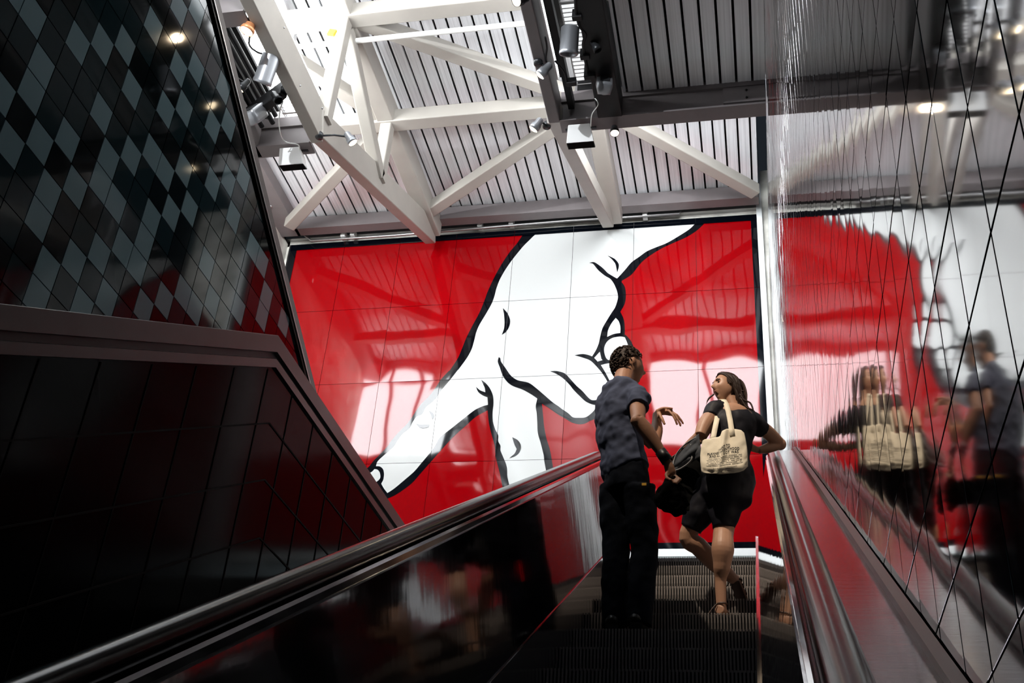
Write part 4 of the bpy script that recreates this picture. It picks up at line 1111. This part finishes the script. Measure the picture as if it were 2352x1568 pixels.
# printed text laid on the cloth
def text_on(txt, u0, v0, u1, hgt, bold=.012):
    cu = bpy.data.curves.new('t', 'FONT'); cu.body = txt; cu.size = 1; cu.offset = bold; cu.resolution_u = 2; cu.space_character = 1.12
    ob = bpy.data.objects.new('t', cu); COL.objects.link(ob)
    dg = bpy.context.evaluated_depsgraph_get(); me_ = bpy.data.meshes.new_from_object(ob.evaluated_get(dg))
    vs = [v.co.copy() for v in me_.vertices]; fs = [tuple(p.vertices) for p in me_.polygons]
    bpy.data.objects.remove(ob); bpy.data.curves.remove(cu); bpy.data.meshes.remove(me_)
    xs = [v.x for v in vs]; x0_, x1_ = min(xs), max(xs)
    out = []
    for v in vs:
        u_ = u0+(u1-u0)*(v.x-x0_)/(x1_-x0_); v_ = v0-hgt*v.y/.7
        out.append(bagp(u_, v_)+Vector((0, -.0042, -.001)))
    return out, fs
lt = MB()
for t_, u0, v0, u1, h_ in (('I WENT TO', .40, .40, .68, .065), ('PLANNED PARENTHOOD', .17, .475, .84, .062), ('AND ALL I GOT WAS', .21, .55, .82, .062)):
    v_, f_ = text_on(t_, u0, v0, u1, h_, .022); lt.add(v_, f_)
rr = random.Random(4)
for k_, (a_, b_) in enumerate(((.16, .88), (.16, .88), (.18, .85), (.16, .88), (.18, .87), (.16, .90), (.30, .78), (.40, .66), (.38, .68))):
    v0 = .60+k_*.040+(.012 if k_ > 5 else 0); u_ = a_; hh = .016 if k_ < 6 else .008
    while u_ < b_:
        w_ = rr.uniform(.008, .017)
        if rr.random() > .16:
            c_ = [bagp(u_, v0-hh), bagp(u_+w_, v0-hh), bagp(u_+w_, v0), bagp(u_, v0)]
            lt.add([q+Vector((0, -.0042, -.001)) for q in c_], [(0, 1, 2, 3)])
        u_ += w_+.007
lt.build('lettering', M['ink'], bag, recalc=False)

# ---- charcoal denim jacket over her forearm
jk = MB()
NU, NV = 26, 22
def jp(u, v):
    # u across the forearm fold, v down
    tx, ty = 1606-62*u, 997+66*u**1.1
    bx, by = 1612-66*u, 1048+38*u
    x, y = tx*(1-v)+bx*v, ty*(1-v)+by*v
    Y = 6.43+.17*u-.035*math.sin(math.pi*v)*math.sin(math.pi*u)+.014*noise.noise(Vector((u*6, v*5, 1)))
    return PY(x, y, Y)
vs = [jp(i/NU, j/NV) for i in range(NU+1) for j in range(NV+1)]
jk.add(vs, [(i*(NV+1)+j, (i+1)*(NV+1)+j, (i+1)*(NV+1)+j+1, i*(NV+1)+j+1) for i in range(NU) for j in range(NV)])
je = empty('denim_jacket', J(1580, 1040, 6.6), 'charcoal denim jacket with pale edges over the forearm of the person in the dress', 'jacket')
o = jk.build('front_panel', M['denim'], je, smooth=True); s_ = o.modifiers.new('cloth', 'SOLIDIFY'); s_.thickness = .008
for pts in ([(1600,1004),(1578,1017),(1560,1034),(1550,1052),(1545,1075)], [(1546,1082),(1565,1075),(1583,1062),(1590,1050),(1586,1036),(1588,1020)]):
    MB().tube([J(x, y, 6.42+.15*(1606-x)/62) for x, y in pts], [(.006, .004)]*len(pts), 8, smooth=4).build('hem', M['denimi'], je, smooth=True)
lo_ = MB()
limb(lo_, [J(1590, 1030, 6.64), J(1585, 1070, 6.64), J(1590, 1120, 6.64), J(1592, 1165, 6.64), J(1586, 1185, 6.64)], [(.07, .04), (.10, .05), (.085, .045), (.06, .03), (.02, .02)], side=(1, 0, 0))
limb(lo_, [J(1565, 1075, 6.64), J(1560, 1100, 6.64), J(1568, 1120, 6.64)], [.03, .035, .012])
o = lo_.build('hanging_part', M['blackc'], je); remesh(o, .008, 2, .02, .06)

# added spotlights, out of view, to brighten the riders and the lamp frame
def track(p, aim, watts, size, col, label):
    p = Vector(p); d = (Vector(aim)-p).normalized()
    e = empty('added_spotlight', p, label, 'spotlight')
    MB().lathe(p-d*.02, p-d*.3, [(.0, .07), (-.03, .075), (.1, .07), (.2, .055), (.28, .03), (.28, 0)]).build('housing', M['lampg'], e, smooth=True)
    MB().bar(p-d*.2, p-d*.2+Vector((0,0,.35)), .02, .02, up=(0,1,0)).build('stem', M['lampd'], e)
    ld = bpy.data.lights.new('added_beam', 'SPOT'); ld.energy = watts; ld.color = col; ld.spot_size = size; ld.spot_blend = 1.0; ld.shadow_soft_size = .05
    lo = bpy.data.objects.new('added_beam', ld); COL.objects.link(lo); lo.parent = e; lo.location = d*.03
    lo.rotation_euler = d.to_track_quat('-Z', 'Y').to_euler()
track((-2.05, 2.6, 8.75), (-.38, 6.35, 4.0), 1150, math.radians(22), (1, .84, .66), 'added spotlight out of view, aimed at the two people')

track((-4.70, 1.0, 8.80), (-3.3, 9.4, 8.85), 1500, math.radians(60), (.92, .96, 1), 'added spotlight by the left beam, out of view, lighting the floodlights and cross beams')
